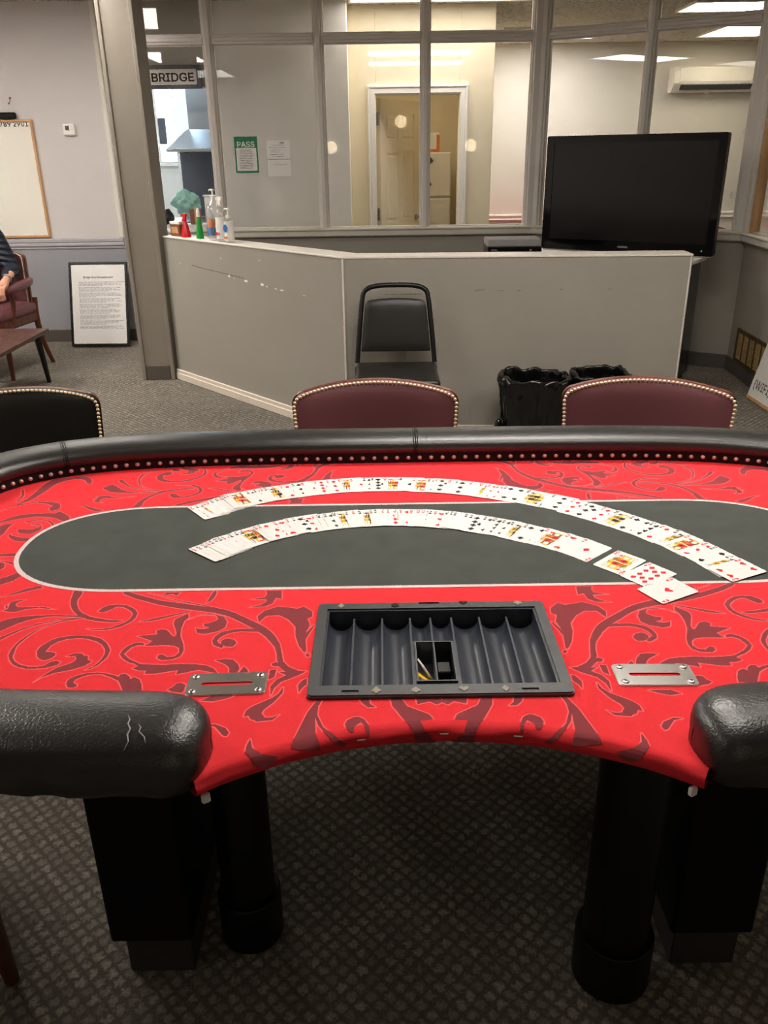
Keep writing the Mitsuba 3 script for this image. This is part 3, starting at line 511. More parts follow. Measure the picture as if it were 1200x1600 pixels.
for x, y, s in [(-.077, 1.258, 'd'), (.017, 1.258, 's'), (.136, 1.262, 'h'), (.231, 1.26, 'c'), (-.015, 1.009, 'c'), (.043, 1.009, 's'), (.114, 1.009, 'h'), (.175, 1.009, 'd')]:
    up = .0 
    o = obj('chip_tray__suit_mark', ext(affinity.translate(SUIT[s](.0145), x, y), .0012, .7672), 'm_tray_mark' if s in 'cd' or y < 1.1 else 'm_black_matte')
tag('chip_tray', 'dark grey plastic dealer chip tray sunk into the red cloth', 'chip tray')
def chip(key, c, M, label):
    obj(key + '__body', mv(lathe([(0, 0), (.0185, 0), (.0195, .0006), (.0195, .0027), (.0185, .0033), (0, .0033)], 28)), c, smooth=40, M=M)
    obj(key + '__edge_spot', [mv(cbox(.006, .0012, .0034, .0002, 0, .0195, 0)).apply_transform(trimesh.transformations.rotation_matrix(a, [0, 0, 1])) for a in np.arange(6) * PI / 3], 'm_white', M=M)
    tag(key, label, 'poker chip')
chip('poker_chip', 'm_white', T().translate([.0600, 1.104, .7365]).rotate([0, 0, 1], 20).rotate([0, 1, 0], 62), 'white rimmed poker chip standing tilted in the left slot of the chip tray')
chip('poker_chip_001', 'm_yellow', T().translate([.062, 1.080, .7335]).rotate([0, 0, 1], 30).rotate([0, 1, 0], 40), 'yellow poker chip lying in front in the left slot of the chip tray')
obj('chip_tray__drop_box__inner_card', bx(.081, .104, 1.10, 1.13, .7162, .735, .002), 'm_black')
# drop-slot plates
for key, cxp, cyp, rz, lb in (('slot_plate', -.240, 1.039, .03, 'left steel drop slot plate screwed to the red cloth beside the chip tray'), ('slot_plate_001', .406, 1.047, -.02, 'right steel drop slot plate screwed to the red cloth beside the chip tray')):
    M = at(cxp, cyp, TZ + .0004, rz)
    slot = LineString([(-.034, .0), (.034, .0)]).buffer(.0042)
    pl = rrect(.120, .057, .008)
    obj(key + '__plate', [ext(pl.difference(slot.buffer(.001)), .0012), ext(pl.buffer(-.0012).difference(slot), .0009, .0012)], 'm_steel', M=M)
    for x in (-.049, .049):
        for y in (-.019, .019):
            sk = obj(key + '__screw', mv(lathe([(0, .0032), (.003, .0032), (.0048, .0024), (.0058, .0014), (.0062, 0)], 20), x, y, .0012), 'm_steel', smooth=30, M=M)
            obj(sk + '__recess', ext(unary_union([LineString([(-.002, 0), (.002, 0)]).buffer(.0006), LineString([(0, -.002), (0, .002)]).buffer(.0006)]), .0003, .0043).apply_translation([x, y, 0]), 'm_black_matte', M=M)
    tag(key, lb, 'slot plate')

# ------------------------------------------------------------------ playing cards
CW, CL, CT = .0635, .0889, .0003
BLK, RED, YEL_, BLU, SKN, BRN = (22, 22, 24), (206, 30, 46), (214, 168, 42), (60, 70, 120), (228, 214, 190), (120, 82, 36)
RANKS = {'A': 1, '2': 2, '3': 3, '4': 4, '5': 5, '6': 6, '7': 7, '8': 8, '9': 9, '10': 10, 'J': 11, 'Q': 12, 'K': 13}
PIPS = {1: [(0, 0)], 2: [(0, 1), (0, -1)], 3: [(0, 1), (0, 0), (0, -1)], 4: [(-1, 1), (1, 1), (-1, -1), (1, -1)], 5: [(-1, 1), (1, 1), (0, 0), (-1, -1), (1, -1)], 6: [(-1, 1), (1, 1), (-1, 0), (1, 0), (-1, -1), (1, -1)]}
PIPS[7] = PIPS[6] + [(0, .5)]; PIPS[8] = PIPS[7] + [(0, -.5)]
_c = [(s, y) for s in (-1, 1) for y in (1, 1 / 3, -1 / 3, -1)]; PIPS[9] = _c + [(0, 0)]; PIPS[10] = _c + [(0, .66), (0, -.66)]
body = ext(rrect(CW, CL, .0035), CT)
body.apply_translation([CW / 2, -CL / 2, 0]); body_s = mikit.ply(body, 'm_card')
_glyph = {}
def glyph(r):
    if r not in _glyph:
        m = meshkit.text_mesh(r, .0085, .0001, True); m.apply_translation([-(m.bounds[0][0] + m.bounds[1][0]) / 2, -.00425, 0])
        m = m.slice_plane([0, 0, .00005], [0, 0, 1]) if 0 else m
        if r == '10': m.apply_scale([.7, 1, 1])
        _glyph[r] = m
    return _glyph[r]
_print = {}
def card_print(r, s):
    if (r, s) in _print: return _print[r, s]
    ms, cs = [], []
    def add(m, c, z=0.0):
        m = m.copy(); m.apply_translation([0, 0, z]); ms.append(m); cs.append(np.tile(lin(c), (len(m.vertices), 1)))
    col = RED if s in 'hd' else BLK; n = RANKS[r]; sh = SUIT[s]
    def both(g, c, z=0.0):
        if hasattr(g, 'area') and not hasattr(g, 'vertices'): g = flat(g)
        add(g, c, z); add(mv(g, rz=PI), c, z)
    both(mv(glyph(r), -.0265, .0370), col); both(affinity.translate(sh(.0075), -.0265, .0272), col)
    if n <= 10:
        for x, y in PIPS[n]:
            g = sh(.0135 if n > 1 else .017)
            if y < 0: g = affinity.scale(g, 1, -1, origin=(0, 0))
            add(flat(affinity.translate(g, x * .0125, y * .0285)), col)
    else:
        W, H = .0400, .0690
        add(flat(sbox(-W / 2, -H / 2, W / 2, H / 2).difference(sbox(-W / 2 + .0006, -H / 2 + .0006, W / 2 - .0006, H / 2 - .0006))), BLU if s in 'cs' else BLK)
        both(sbox(-W / 2 + .0012, .001, W / 2 - .0012, .016), YEL_); both(Polygon([(-.012, .002), (.012, .002), (.009, .017), (-.009, .017)]), RED if s in 'hd' else BLK, .00001)
        for k in range(4): both(LineString([(-.016 + k * .009, .002), (-.012 + k * .009, .019)]).buffer(.0011), YEL_ if k % 2 else BLK, .00002)
        both(LineString([(-.018, .010), (0, .003), (.018, .010)]).buffer(.0012), BRN, .00003)
        both(Polygon([(-.008, .016), (.008, .016), (.009, .030), (-.009, .030)]).buffer(.001), YEL_ if r != 'K' else BRN, .00003)
        both(affinity.translate(affinity.scale(Point(0, 0).buffer(1, quad_segs=5), .0052, .0068), 0, .0235), SKN, .00004)
        both(unary_union([Point(-.002, .025).buffer(.0007), Point(.002, .025).buffer(.0007), sbox(-.002, .0195, .002, .0202)]), BLK, .00005)
        crown = Polygon([(-.0085, .029), (.0085, .029), (.010, .0335), (.005, .031), (0, .0338), (-.005, .031), (-.010, .0335)]) if r != 'J' else Polygon([(-.009, .028), (.009, .028), (.007, .0325), (-.006, .033)])
        both(crown, YEL_ if r != 'J' else RED, .00005)
        both(affinity.translate(sh(.009), -.0135, .0275), col, .00006)
        both(LineString([(.0135, .006), (.015, .031)]).buffer(.0009), BLK if r == 'J' else YEL_, .00005)
    m = cat_(ms); m.apply_translation([CW / 2, -CL / 2, CT + .00004])
    _print[r, s] = mikit.ply(m, 'm_print', color=np.vstack(cs)); return _print[r, s]
NAME = {'A': 'ace', 'J': 'jack', 'Q': 'queen', 'K': 'king', **dict(zip('2 3 4 5 6 7 8 9 10'.split(), 'two three four five six seven eight nine ten'.split()))}
SN = {'h': 'hearts', 'd': 'diamonds', 's': 'spades', 'c': 'clubs'}
def card(O, ydir, r, s, tilt=0.0, z=0.0, label=None, group=None):
    "O: outer left corner on the cloth; ydir: unit vector from the inner to the outer edge; tilt: the left edge is raised by tilt * width"
    y = np.array([*ydir, 0.0]); x0 = np.array([y[1], -y[0], 0.0])
    X = x0 * math.cos(tilt) + np.array([0, 0, -math.sin(tilt)]); M = M4([O[0], O[1], TZ + .0007 + z + CW * math.sin(tilt)], X, y)
    key = put('playing_card__face', {**body_s, 'to_world': M}) if 0 else None
    k = 'playing_card'; n = card.n; card.n += 1
    if n: k += f'_{n:03d}'
    scene[k] = {**body_s, 'to_world': M}; scene[k + '__print'] = {**card_print(r, s), 'to_world': M}
    tag(k, label, 'playing card', group)
card.n = 0
deck = [(r, s) for r in RANKS for s in 'shdc']
def fan(name, nodes, outer, centre, fixed, last):
    xs = spl(outer, 30); L = np.r_[0, np.cumsum(np.linalg.norm(np.diff(xs, axis=0), axis=1))]
    px = nodes; N = len(px)                                                   # px: each card's place along the arc, in metres
    rest = [c for c in deck if c not in fixed.values() and c not in last]; rnd.shuffle(rest)
    for i in range(N):
        P = np.array([np.interp(px[i], L, xs[:, k]) for k in (0, 1)]) + np.array([rnd.uniform(-.0012, .0012), rnd.uniform(-.0026, .0026)])
        d = P - np.array(centre); a = math.atan2(d[1], d[0]) + rnd.uniform(-.035, .035); y = (math.cos(a), math.sin(a))
        r, s = fixed[i] if i in fixed else rest.pop()
        step = px[i + 1] - px[i] if i + 1 < N else .05
        step = min(step, px[i] - px[i - 1] if i else .05)
        lab = grp = None
        if i in fixed: lab = f'{NAME[r]} of {SN[s]} face up in the {name} fan of cards'
        elif i == 0: lab = f'leftmost card of the {name} fan, lying lowest in the spread'
        else: lab, grp = f'thin overlapped slice of a face up playing card within the {name} fan', f'overlapped cards of the {name} fan'
        card(P, y, r, s, min(.075, .00042 / step), label=lab, group=grp)
FU = dict(zip([8, 10, 11, 12, 13, *range(15, 51)], [('K', 'd'), ('3', 'c'), ('5', 'c'), ('9', 's'), ('3', 'd'), ('2', 'd'), ('5', 'd'), ('8', 's'), ('A', 'd'), ('9', 'd'), ('6', 'd'), ('J', 'd'), ('A', 'h'), ('8', 'c'), ('9', 'c'), ('Q', 'h'), ('A', 's'), ('J', 'h'), ('5', 's'), ('7', 's'), ('3', 'h'), ('6', 'c'), ('2', 'h'), ('Q', 'd'), ('6', 'h'), ('7', 'h'), ('4', 's'), ('Q', 's'), ('3', 's'), ('7', 'd'), ('7', 'c'), ('8', 'd'), ('Q', 'c'), ('4', 'c'), ('10', 'c'), ('4', 'd'), ('K', 's'), ('K', 'h'), ('8', 'h'), ('2', 's'), ('J', 's')]))
AU = [0.0003,.0158,.0334,.0457,.058,.0701,.0822,.0923,.0988,.1134,.1341,.1499,.1672,.1831,.1958,.215,.2357,.2627,.2881,.3199,.3498,.3781,.4095,.4425,.4613,.4928,.5337,.5651,.6013,.6202,.6533,.6723,.7086,.7322,.7542,.7747,.795,.8498,.9126,.9603,.9969, 1.0378, 1.0705, 1.1092, 1.1568, 1.1813, 1.2165, 1.2432, 1.2883, 1.3108, 1.3481]
outer_u = [(-.446, 1.719), (-.380, 1.784), (-.305, 1.826), (-.220, 1.862), (-.124, 1.886), (.033, 1.893), (.187, 1.865), (.361, 1.792), (.498, 1.688), (.606, 1.575), (.665, 1.480), (.689, 1.423), (.70, 1.37)]
fan('outer', AU, outer_u, (-.01, 1.17), FU, [('4', 'h')])
def corner_card(o, i, r, s, z, label):
    o, i = np.array(o), np.array(i); d = (o - i) / np.linalg.norm(o - i); card(o, d, r, s, 0.0, z, label)
outer_l = [(-.396, 1.504), (-.340, 1.566), (-.275, 1.615), (-.2, 1.654), (-.114, 1.680), (.029, 1.693), (.169, 1.668), (.325, 1.598), (.403, 1.541), (.45, 1.48)]
FL = {0: ('2', 'd'), 5: ('4', 's'), 9: ('J', 's'), 11: ('6', 'h'), 12: ('5', 'd'), 13: ('9', 'h'), 14: ('5', 'h'), 15: ('3', 'd'), 16: ('7', 's'), 17: ('7', 'h'), 18: ('J', 'd'), 19: ('Q', 'c'), 20: ('8', 's'), 24: ('K', 's'), 29: ('J', 'h'), 31: ('8', 'd'), 32: ('Q', 'h'),
      **dict(zip(range(36, 49), [('J', 'c'), ('7', 'c'), ('2', 'c'), ('8', 'c'), ('9', 'c'), ('5', 's'), ('10', 'c'), ('6', 'c'), ('K', 'c'), ('4', 'c'), ('K', 'h'), ('4', 'h'), ('A', 'd')]))}
AL = [0.0,.0112,.0242,.0357,.0439,.0553,.0651,.0747,.092,.1044,.1228,.1529,.1619,.1769,.1992,.2287,.2418,.2652,.2856,.3015,.3159,.3359,.3645,.3788,.3946,.4189,.4304,.4475,.4576,.4733,.4862,.5119,.5262,.5376,.5548,.5663,.5907,.6022,.6122,.6367,.6483,.6801,.7018,.7234,.7434,.7734,.8209,.8682,.9105]
fan('inner', AL, outer_l, (.012, 1.145), FL, [('Q', 'd'), ('10', 'd'), ('A', 'h')])
corner_card((.464, 1.473), (.397, 1.411), 'Q', 'd', .0008, 'queen of diamonds lying apart past the gap at the right end of the inner fan')
corner_card((.509, 1.419), (.439, 1.366), '10', 'd', .0014, 'ten of diamonds between the queen of diamonds and the lone ace of hearts')
corner_card((.533, 1.355), (.454, 1.312), 'A', 'h', .0016, 'lone ace of hearts crossing the white line at the end of the inner fan')
corner_card((.689, 1.428), (.610, 1.390), '4', 'h', .0024, 'four of hearts lying on top at the right end of the outer fan')

# ------------------------------------------------------------------ armchairs with nailheads
def arc_pts(w, bow, k): 
    u = np.linspace(-1, 1, k); return np.c_[u * w / 2, -bow * np.abs(u) ** 2.2]
def pad_mesh(w0, w1, z0, z1, arch, bow, th, bulge, rc=.05, nu=36, nv=22, lean=.0):
    "upholstered back: (u, v) grid folded over a curved plan; front faces -y"
    v, f = [], []
    def P(u, t, side):
        # rounded outline
        e = 1 - t; top = z1 + arch * (1 - u * u)
        w = w0 + (w1 - w0) * t
        k = max(0, (t - (1 - rc / (z1 - z0))) / (rc / (z1 - z0))); ww = w / 2 - rc * (1 - math.sqrt(max(0, 1 - k * k)))
        x = u * ww; q = abs(x) / (w1 / 2); y = -bow * min(q, 1.1) ** 2.2 - lean * (t - .5) * -1
        b = (1 - abs(u) ** 8) * (1 - abs(2 * t - 1) ** 10)
        z = z0 + (top - z0) * t
        return (x, y - (bulge * b + th / 2) if side else y + th / 2 + .006 * b, z)
    for side in (1, 0):
        for j in range(nv):
            t = (1 - math.cos(PI * j / (nv - 1))) / 2
            for i in range(nu): v.append(P(math.sin(PI / 2 * (2 * i / (nu - 1) - 1)), t, side))
    N = nu * nv; id_ = lambda s, i, j: s * N + j * nu + i
    for j in range(nv - 1):
        for i in range(nu - 1):
            f.append((id_(1, i, j), id_(1, i + 1, j), id_(1, i + 1, j + 1), id_(1, i, j + 1)))
            f.append((id_(0, i, j), id_(0, i, j + 1), id_(0, i + 1, j + 1), id_(0, i + 1, j)))
    for i in range(nu - 1):
        for j in (0, nv - 1): f.append((id_(0, i, j), id_(0, i + 1, j), id_(1, i + 1, j), id_(1, i, j)))
    for j in range(nv - 1):
        for i in (0, nu - 1): f.append((id_(0, i, j), id_(0, i, j + 1), id_(1, i, j + 1), id_(1, i, j)))
    f = np.array(f); m = trimesh.Trimesh(np.array(v), np.vstack([f[:, [0, 1, 2]], f[:, [0, 2, 3]]]), process=False); m.fix_normals()
    edge = [P(-1, t, 1) for t in np.linspace(0, 1, 40)] + [P(u, 1, 1) for u in np.linspace(-1, 1, 60)][1:-1] + [P(1, t, 1) for t in np.linspace(1, 0, 40)]
    return m, np.array(edge)
NAILS = trimesh.creation.icosphere(1, .0056)
def nails_along(pts, step, push=(0, -.0, 0)):
    L = np.r_[0, np.cumsum(np.linalg.norm(np.diff(pts, axis=0), axis=1))]; out = []
    for s in np.arange(step / 2, L[-1], step): out.append(mv(NAILS, *[np.interp(s, L, pts[:, k]) + push[k] for k in range(3)]))
    return cat_(out)
_chair = {}
def armchair(key, lm, M, label, group=None, arms=True, h=.805):
    if lm not in _chair:
        pad, edge = pad_mesh(.48, .51, .47, h, .022, .075, .03, .016, rc=.035)
        shell, e2 = pad_mesh(.492, .522, .46, h + .001, .022, .075, .024, 0, rc=.036); shell.apply_translation([0, .016, 0])
        p = {'backrest': (pad, lm, True), 'back_frame': (shell, 'm_wood_chair', 30)}
        e = edge.copy(); c = e.mean(0); e[:, 0] -= np.sign(e[:, 0]) * .003 * (np.abs(e[:, 0]) > .2); e[:, 2] -= .0015 * (e[:, 2] > .7); e[:, 1] -= .006
        p['nailheads'] = (nails_along(e, .0128), 'm_brass', True)
        seat = rbox(.52, .50, .09, .04, 12); p['seat'] = (mv(seat, 0, -.25, .435), lm, 30)
        p['apron'] = (cbox(.50, .47, .07, .01, 0, -.245, .335), 'm_wood_chair', False)
        for i, s in enumerate((-1, 1)):
            p[f'leg_{2 * i:03d}' if i else 'leg'] = (tube([(s * .235, -.46, .345), (s * .238, -.465, .2), (s * .242, -.475, 0)], [.026, .021, .014], 10), 'm_wood_chair', 40)
            p[f'leg_{2 * i + 1:03d}'] = (tube(spl([(s * .235, -.0, .50), (s * .235, -.005, .34), (s * .24, .03, .17), (s * .245, .11, 0)], 5), np.interp(np.linspace(0, 1, 16), [0, 1], [.027, .015]), 10), 'm_wood_chair', 40)
            ap = spl([(s * .25, -.03, .625), (s * .272, -.12, .618), (s * .28, -.28, .610), (s * .27, -.42, .60)], 6)
            tag_ = 'arm' if i == 0 else 'arm_001'
            p[tag_] = (tube(ap, np.interp(np.linspace(0, 1, len(ap)), [0, .15, .85, 1], [.022, .03, .032, .02]), 14), lm, True)
            p[tag_ + '__nailheads'] = (nails_along(ap + [0, 0, -.024] + np.c_[np.full(len(ap), -s * .018), ap[:, 0] * 0, ap[:, 0] * 0], .014), 'm_brass', True)
            p['arm_post' + ('' if i == 0 else '_001')] = (tube(spl([(s * .27, -.36, .595), (s * .262, -.33, .5), (s * .245, -.35, .38)], 5), .017, 10), 'm_wood_chair', 40)
        _chair[lm] = {k: mikit.ply(m, mt, smooth=sm) for k, (m, mt, sm) in p.items()}
    for k, s in _chair[lm].items():
        scene[f'{key}__{k}'] = {**s, 'to_world': M}
        if k.endswith('nailheads'): tag(f'{key}__{k}', 'row of brass nailheads along the upholstery edge', kind='stuff')
    tag(key, label, 'armchair', group)
armchair('armchair', 'm_leather_wine', at(-.022, 2.56, .008, .0), 'wine red leather armchair with brass nailheads behind the middle of the table rail')
armchair('armchair_001', 'm_leather_wine', at(.83, 2.53, .01, -.20), 'wine red leather armchair right of the black bin bags, behind the table rail')
armchair('armchair_002', 'm_leather_black', at(-1.165, 2.54, .0, .30), 'black leather armchair with brass nailheads at the left end of the rail')
SEAT_M = (-2.88, 6.47, 0, -.14)
armchair('armchair_003', 'm_leather_wine', at(*SEAT_M).scale([1, 1, 1.05]), 'dark red wooden armchair the person sits in by the whiteboard')
armchair('armchair_004', 'm_leather_wine', at(3.05, 8.3, 0, .3), 'wine red armchair of the next room, seen through the glass beside the television')
armchair('armchair_005', 'm_leather_wine', at(-1.265, 1.0, 0, 2.3), 'wooden armchair at the near left end of the table, one brown leg in view')

# ------------------------------------------------------------------ stacking chair
def stack_chair(key, M, label):
    fr = []
    path = spl([(-.205, -.03, .47), (-.192, -.005, .62), (-.172, .03, .80), (-.15, .038, .845), (-.09, .042, .862), (0, .043, .865), (.09, .042, .862), (.15, .038, .845), (.172, .03, .80), (.192, -.005, .62), (.205, -.03, .47)], 6)
    obj(key + '__back_frame', tube(path, .0125, 12), 'm_black', smooth=40, M=M)
    pad, _ = pad_mesh(.365, .315, .535, .792, .008, .0, .022, .012, rc=.03, nu=20, nv=14)
    for v in pad.vertices: v[1] += -.022 + (v[2] - .535) / .26 * .045
    obj(key + '__backrest', pad, 'm_leather_black', smooth=True, M=M)
    obj(key + '__seat', mv(rbox(.42, .42, .05, .022, 10), 0, -.235, .455), 'm_leather_black', smooth=30, M=M)
    for s in (-1, 1):
        obj(key + '__leg', tube(spl([(s * .205, -.03, .47), (s * .21, -.01, .3), (s * .22, .04, 0)], 4), .0125, 10), 'm_black', smooth=40, M=M)
        obj(key + '__leg', tube(spl([(s * .2, -.05, .43), (s * .2, -.40, .43), (s * .205, -.43, .40), (s * .22, -.455, 0)], 4), .0125, 10), 'm_black', smooth=40, M=M)
        obj(key + '__ferrule', tube([(s * .205, -.030, .455), (s * .2045, -.0285, .475)], .0145, 10), 'm_silver', smooth=40, M=M)
    tag(key, label, 'stacking chair')
stack_chair('stacking_chair', at(.075, 4.37), 'black padded stacking chair standing against the grey dividing wall')

# ------------------------------------------------------------------ bin bags in bins
def bag(key, x, y, w, d, h, label, seed):
    n, rows = 140, 40; v = []
    prof = [(.80, 0.0), (.86, .12), (.93, .45), (1.0, .78), (1.06, .93), (1.05, 1.0), (.96, 1.01), (.90, .97), (.86, .75), (.78, .35), (0.0, .33)]
    pr = spl(prof, 4)
    for a, (r, z) in enumerate(pr):
        for i in range(n):
            t = 2 * PI * i / n; sq = (abs(math.cos(t)) ** 4 + abs(math.sin(t)) ** 4) ** -.25 * .9
            P = np.array([math.cos(t) * 3.2, math.sin(t) * 3.2, z * 3.2 + a * .05])
            k = (meshkit.fbm(P * 1.3, 3, seed) - .5) * .12 + abs(meshkit.noise(P * np.array([4.2, 4.2, 1.6]) + P[[2, 0, 1]], seed + 3) - .5) * .16
            zz = z + (meshkit.noise(P * np.array([1.5, 1.5, 0.2]), seed + 8) - .5) * (.07 if z > .9 else .02)
            v.append((x + w / 2 * r * sq * math.cos(t) * (1 + k * min(1, z * 3)), y + d / 2 * r * sq * math.sin(t) * (1 + k * min(1, z * 3)), max(0, zz) * h))
    m = len(pr); i, j = np.meshgrid(np.arange(m - 1), np.arange(n), indexing='ij')
    q = np.stack([i * n + j, i * n + (j + 1) % n, (i + 1) * n + (j + 1) % n, (i + 1) * n + j], -1).reshape(-1, 4)
    q = np.vstack([q[:, [0, 1, 2]], q[:, [0, 2, 3]]]); me = trimesh.Trimesh(np.array(v), q, process=False)
    obj(key + '__bag', me, 'm_bag', smooth=38)
    obj(key + '__bin', mv(lathe([(0, .006), (.36 * w, .006), (.42 * w, h * .90), (.41 * w, h * .90), (.35 * w, .012), (0, .012)], 24), x, y, 0), 'm_black', smooth=40)
    if seed == 3: obj(key + '__knot', mv(trimesh.creation.icosphere(2, .03).apply_scale([.7, .7, 1.5]), x - w * .5, y - .04, h * .38), 'm_bag', 'twisted tail of the bag', smooth=True)
    tag(key, label, 'waste bin')
bag('waste_bin', .79, 4.215, .36, .32, .425, 'waste bin lined with a crumpled glossy black bag left of the right wine red chair', 3)
bag('waste_bin_001', 1.14, 4.24, .30, .28, .43, 'second black bagged waste bin mostly hidden behind the right wine red chair', 11)

# ------------------------------------------------------------------ television, its cabinet, player
ta, tb = np.array((1.168, 6.23)), np.array((2.15, 5.55)); td = (tb - ta) / np.linalg.norm(tb - ta); TW = np.linalg.norm(tb - ta); tr = math.atan2(td[1], td[0]); tmid = (ta + tb) / 2
TVM = at(tmid[0], tmid[1], .853, tr); TH = .735
fo = rrect(TW, TH, .012)
obj('television__housing', mv(ext(fo, .055), rx=PI / 2, y=.055 - .002, z=TH / 2), 'm_black', M=TVM)
so = sbox(-TW / 2 + .052, -TH / 2 + .072, TW / 2 - .052, TH / 2 - .045)
obj('television__bezel', mv(ext(fo.difference(so), .008), rx=PI / 2, y=-.002, z=TH / 2), 'm_gloss_black', M=TVM)
obj('television__screen', mv(ext(so.buffer(.002), .002), rx=PI / 2, y=-.003, z=TH / 2), 'm_screen', M=TVM)
obj('television__emblem', bx(-.035, .035, -.0125, -.0095, .028, .040, .001), 'm_silver', 'small plain silver plate under the screen', M=TVM)
obj('television__power_light', bx(TW / 2 - .075, TW / 2 - .067, -.0125, -.0095, .028, .036, .001), 'm_white', 'small white power light', M=TVM)
obj('television__lower_trim', bx(-TW / 2 + .01, TW / 2 - .01, -.008, .03, -.010, .002, .002), 'm_silver', M=TVM)
obj('television__foot', [bx(-.28, .28, -.09, .14, -.023, -.015, .004), bx(-.06, .06, .01, .05, -.02, .05, .004)], 'm_gloss_black', M=TVM)
tag('television', 'large black flat screen television, switched off, standing behind the grey dividing wall', 'television')
CM = at(tmid[0], tmid[1], 0, tr)
obj('media_cabinet__top', bx(-.72, TW / 2 - .09, -.19, .23, .805, .828, .003), 'm_white', 'pale top board', M=CM)
obj('media_cabinet__body', [bx(-.70, TW / 2 - .12, -.17, .22, .04, .805, .003), bx(-.68, TW / 2 - .14, -.15, .2, 0, .04, .002)], 'm_gloss_black', M=CM)
for i in range(3): obj('media_cabinet__door', bx(-.695 + i * .40, -.695 + i * .40 + .392, -.188, -.17, .06, .79, .003), 'm_gloss_black', M=CM)
tag('media_cabinet', 'black cabinet with a pale top under the television', 'cabinet')
obj('disc_player__body', bx(.70, 1.05, 5.60, 5.85, .84, .925, .004), 'm_gloss_black'); obj('disc_player__buttons', [bx(.72, .76, 5.597, 5.6, .905, .912, .001), bx(.97, .985, 5.596, 5.6, .90, .912, .001)], 'm_silver')
obj('disc_player__slot', bx(.79, .93, 5.598, 5.6, .878, .884, .0005), 'm_black_matte'); tag('disc_player', 'flat black disc player left of the television', 'disc player')
obj('plastic_case', [bx(.70, 1.05, 5.62, 5.84, .926, .972, .006)], 'm_inkgrey', 'grey translucent flat case lying on the disc player', 'case')
obj('player_stand', [bx(.66, 1.08, 5.58, 5.9, .80, .84, .003)] + [bx(x, x + .04, y, y + .04, 0, .80, .002) for x in (.67, 1.03) for y in (5.6, 5.85)], 'm_trim', 'low grey stand that carries the disc player behind the dividing wall', 'stand')

# ------------------------------------------------------------------ bottles on the dividing wall
CZ = KZ + .0125
def onwall(px_x, back=.05):
    t = (px_x - K0[0]) / (K1[0] - K0[0]); p = np.array(K0) + (np.array(K1) - np.array(K0)) * t; return p + np.array([-dk[1], dk[0]]) * back
def bottle(key, x, prof, m, label, parts, back=.05, cat='bottle'):
    p = onwall(x, back); M = at(p[0], p[1], CZ, -.75)
    obj(key + '__body', lathe(prof, 24), m, smooth=40, M=M)
    for nm, me, mt, lb in parts: obj(key + '__' + nm, me, mt, lb, smooth=30, M=M)
    tag(key, label, cat)
def trigger(z, s=1.0):
    g = Polygon([(-.008, 0), (.008, 0), (.009, .018), (.018, .022), (.016, .034), (-.012, .036), (-.03, .030), (-.031, .022), (-.014, .020), (-.012, .010), (-.024, -.006), (-.020, -.010), (-.008, .004)]).buffer(.001)
    m = mv(ext(g, .014), z=-.007); m.apply_scale(s); return cat_([mv(mv(m, rx=PI / 2), z=z), mv(lathe([(0, -.012), (.0105, -.012), (.0105, .002), (0, .002)], 16), z=z)])
def pump(z): return cat_([mv(lathe([(0, 0), (.016, 0), (.016, .016), (.006, .018), (.005, .045), (0, .045)], 16), z=z), mv(rbox(.022, .018, .014, .005, 6), 0, 0, z + .05), tube([(0, 0, z + .053), (-.03, 0, z + .052), (-.038, 0, z + .044)], .0045, 8)])
bottle('spray_bottle', -1.335, [(0, 0), (.032, 0), (.033, .01), (.022, .06), (.013, .095), (.011, .1), (0, .1)], 'm_red_plastic', 'small red spray bottle on the ledge beside the grey pillar', [('trigger', trigger(.11, 1.05), 'm_red_plastic', None)], cat='spray bottle')
bottle('spray_bottle_001', -1.215, [(0, 0), (.024, 0), (.025, .012), (.020, .06), (.012, .12), (.010, .135), (0, .135)], 'm_green_plastic', 'slim green bottle with a white cap between the red sprayer and the clear jug', [('cap', mv(lathe([(0, 0), (.012, 0), (.012, .03), (.007, .05), (0, .055)], 16), z=.135), 'm_white', 'white cap')], cat='spray bottle')
bottle('jug_bottle', -1.105, [(0, 0), (.052, 0), (.056, .01), (.056, .09), (.054, .10), (.056, .11), (.056, .18), (.045, .215), (.02, .235), (.017, .25), (0, .25)], 'm_clear', 'tall clear sanitiser jug with a white pump, tallest bottle on the ledge', [('pump', pump(.25), 'm_white', 'white pump head')], back=.07)
bottle('spray_bottle_002', -1.02, [(0, 0), (.036, 0), (.037, .01), (.037, .15), (.03, .18), (.013, .205), (.012, .215), (0, .215)], 'm_clear', 'clear spray bottle with white trigger and label, right of the tall jug', [('trigger', trigger(.222, 1.2), 'm_white', 'white trigger'), ('label', mv(lathe([(.0375, .02), (.0378, .02), (.0378, .145), (.0375, .145)], 24)), 'm_paper', 'white label'), ('label_print', [bx(-.02, -.004, -.0386, -.0382, .04, .058, .0001), bx(0.0, .006, -.0388, -.0383, .04, .062, .0001), bx(.01, .02, -.0375, -.0370, .042, .056, .0001)], 'm_red_plastic', 'small red lettering')], back=.04, cat='spray bottle')
bottle('pump_bottle', -.955, [(0, 0), (.028, 0), (.029, .008), (.029, .11), (.022, .135), (.012, .145), (0, .145)], 'm_clear', 'small pump bottle with a round blue label at the right end of the row', [('pump', pump(.145), 'm_white', 'white pump head'), ('label', lathe([(.0293, .012), (.0297, .012), (.0297, .125), (.0293, .125)], 24), 'm_white', 'white label'), ('emblem', mv(ext(affinity.scale(Point(0, 0).buffer(1), .019, .024), .0008), rx=PI / 2, y=-.0294, z=.085), 'm_blue', 'round blue emblem'), ('band', bx(-.016, .016, -.0306, -.0298, .025, .037, .0002), 'm_orange', None)], back=.03)
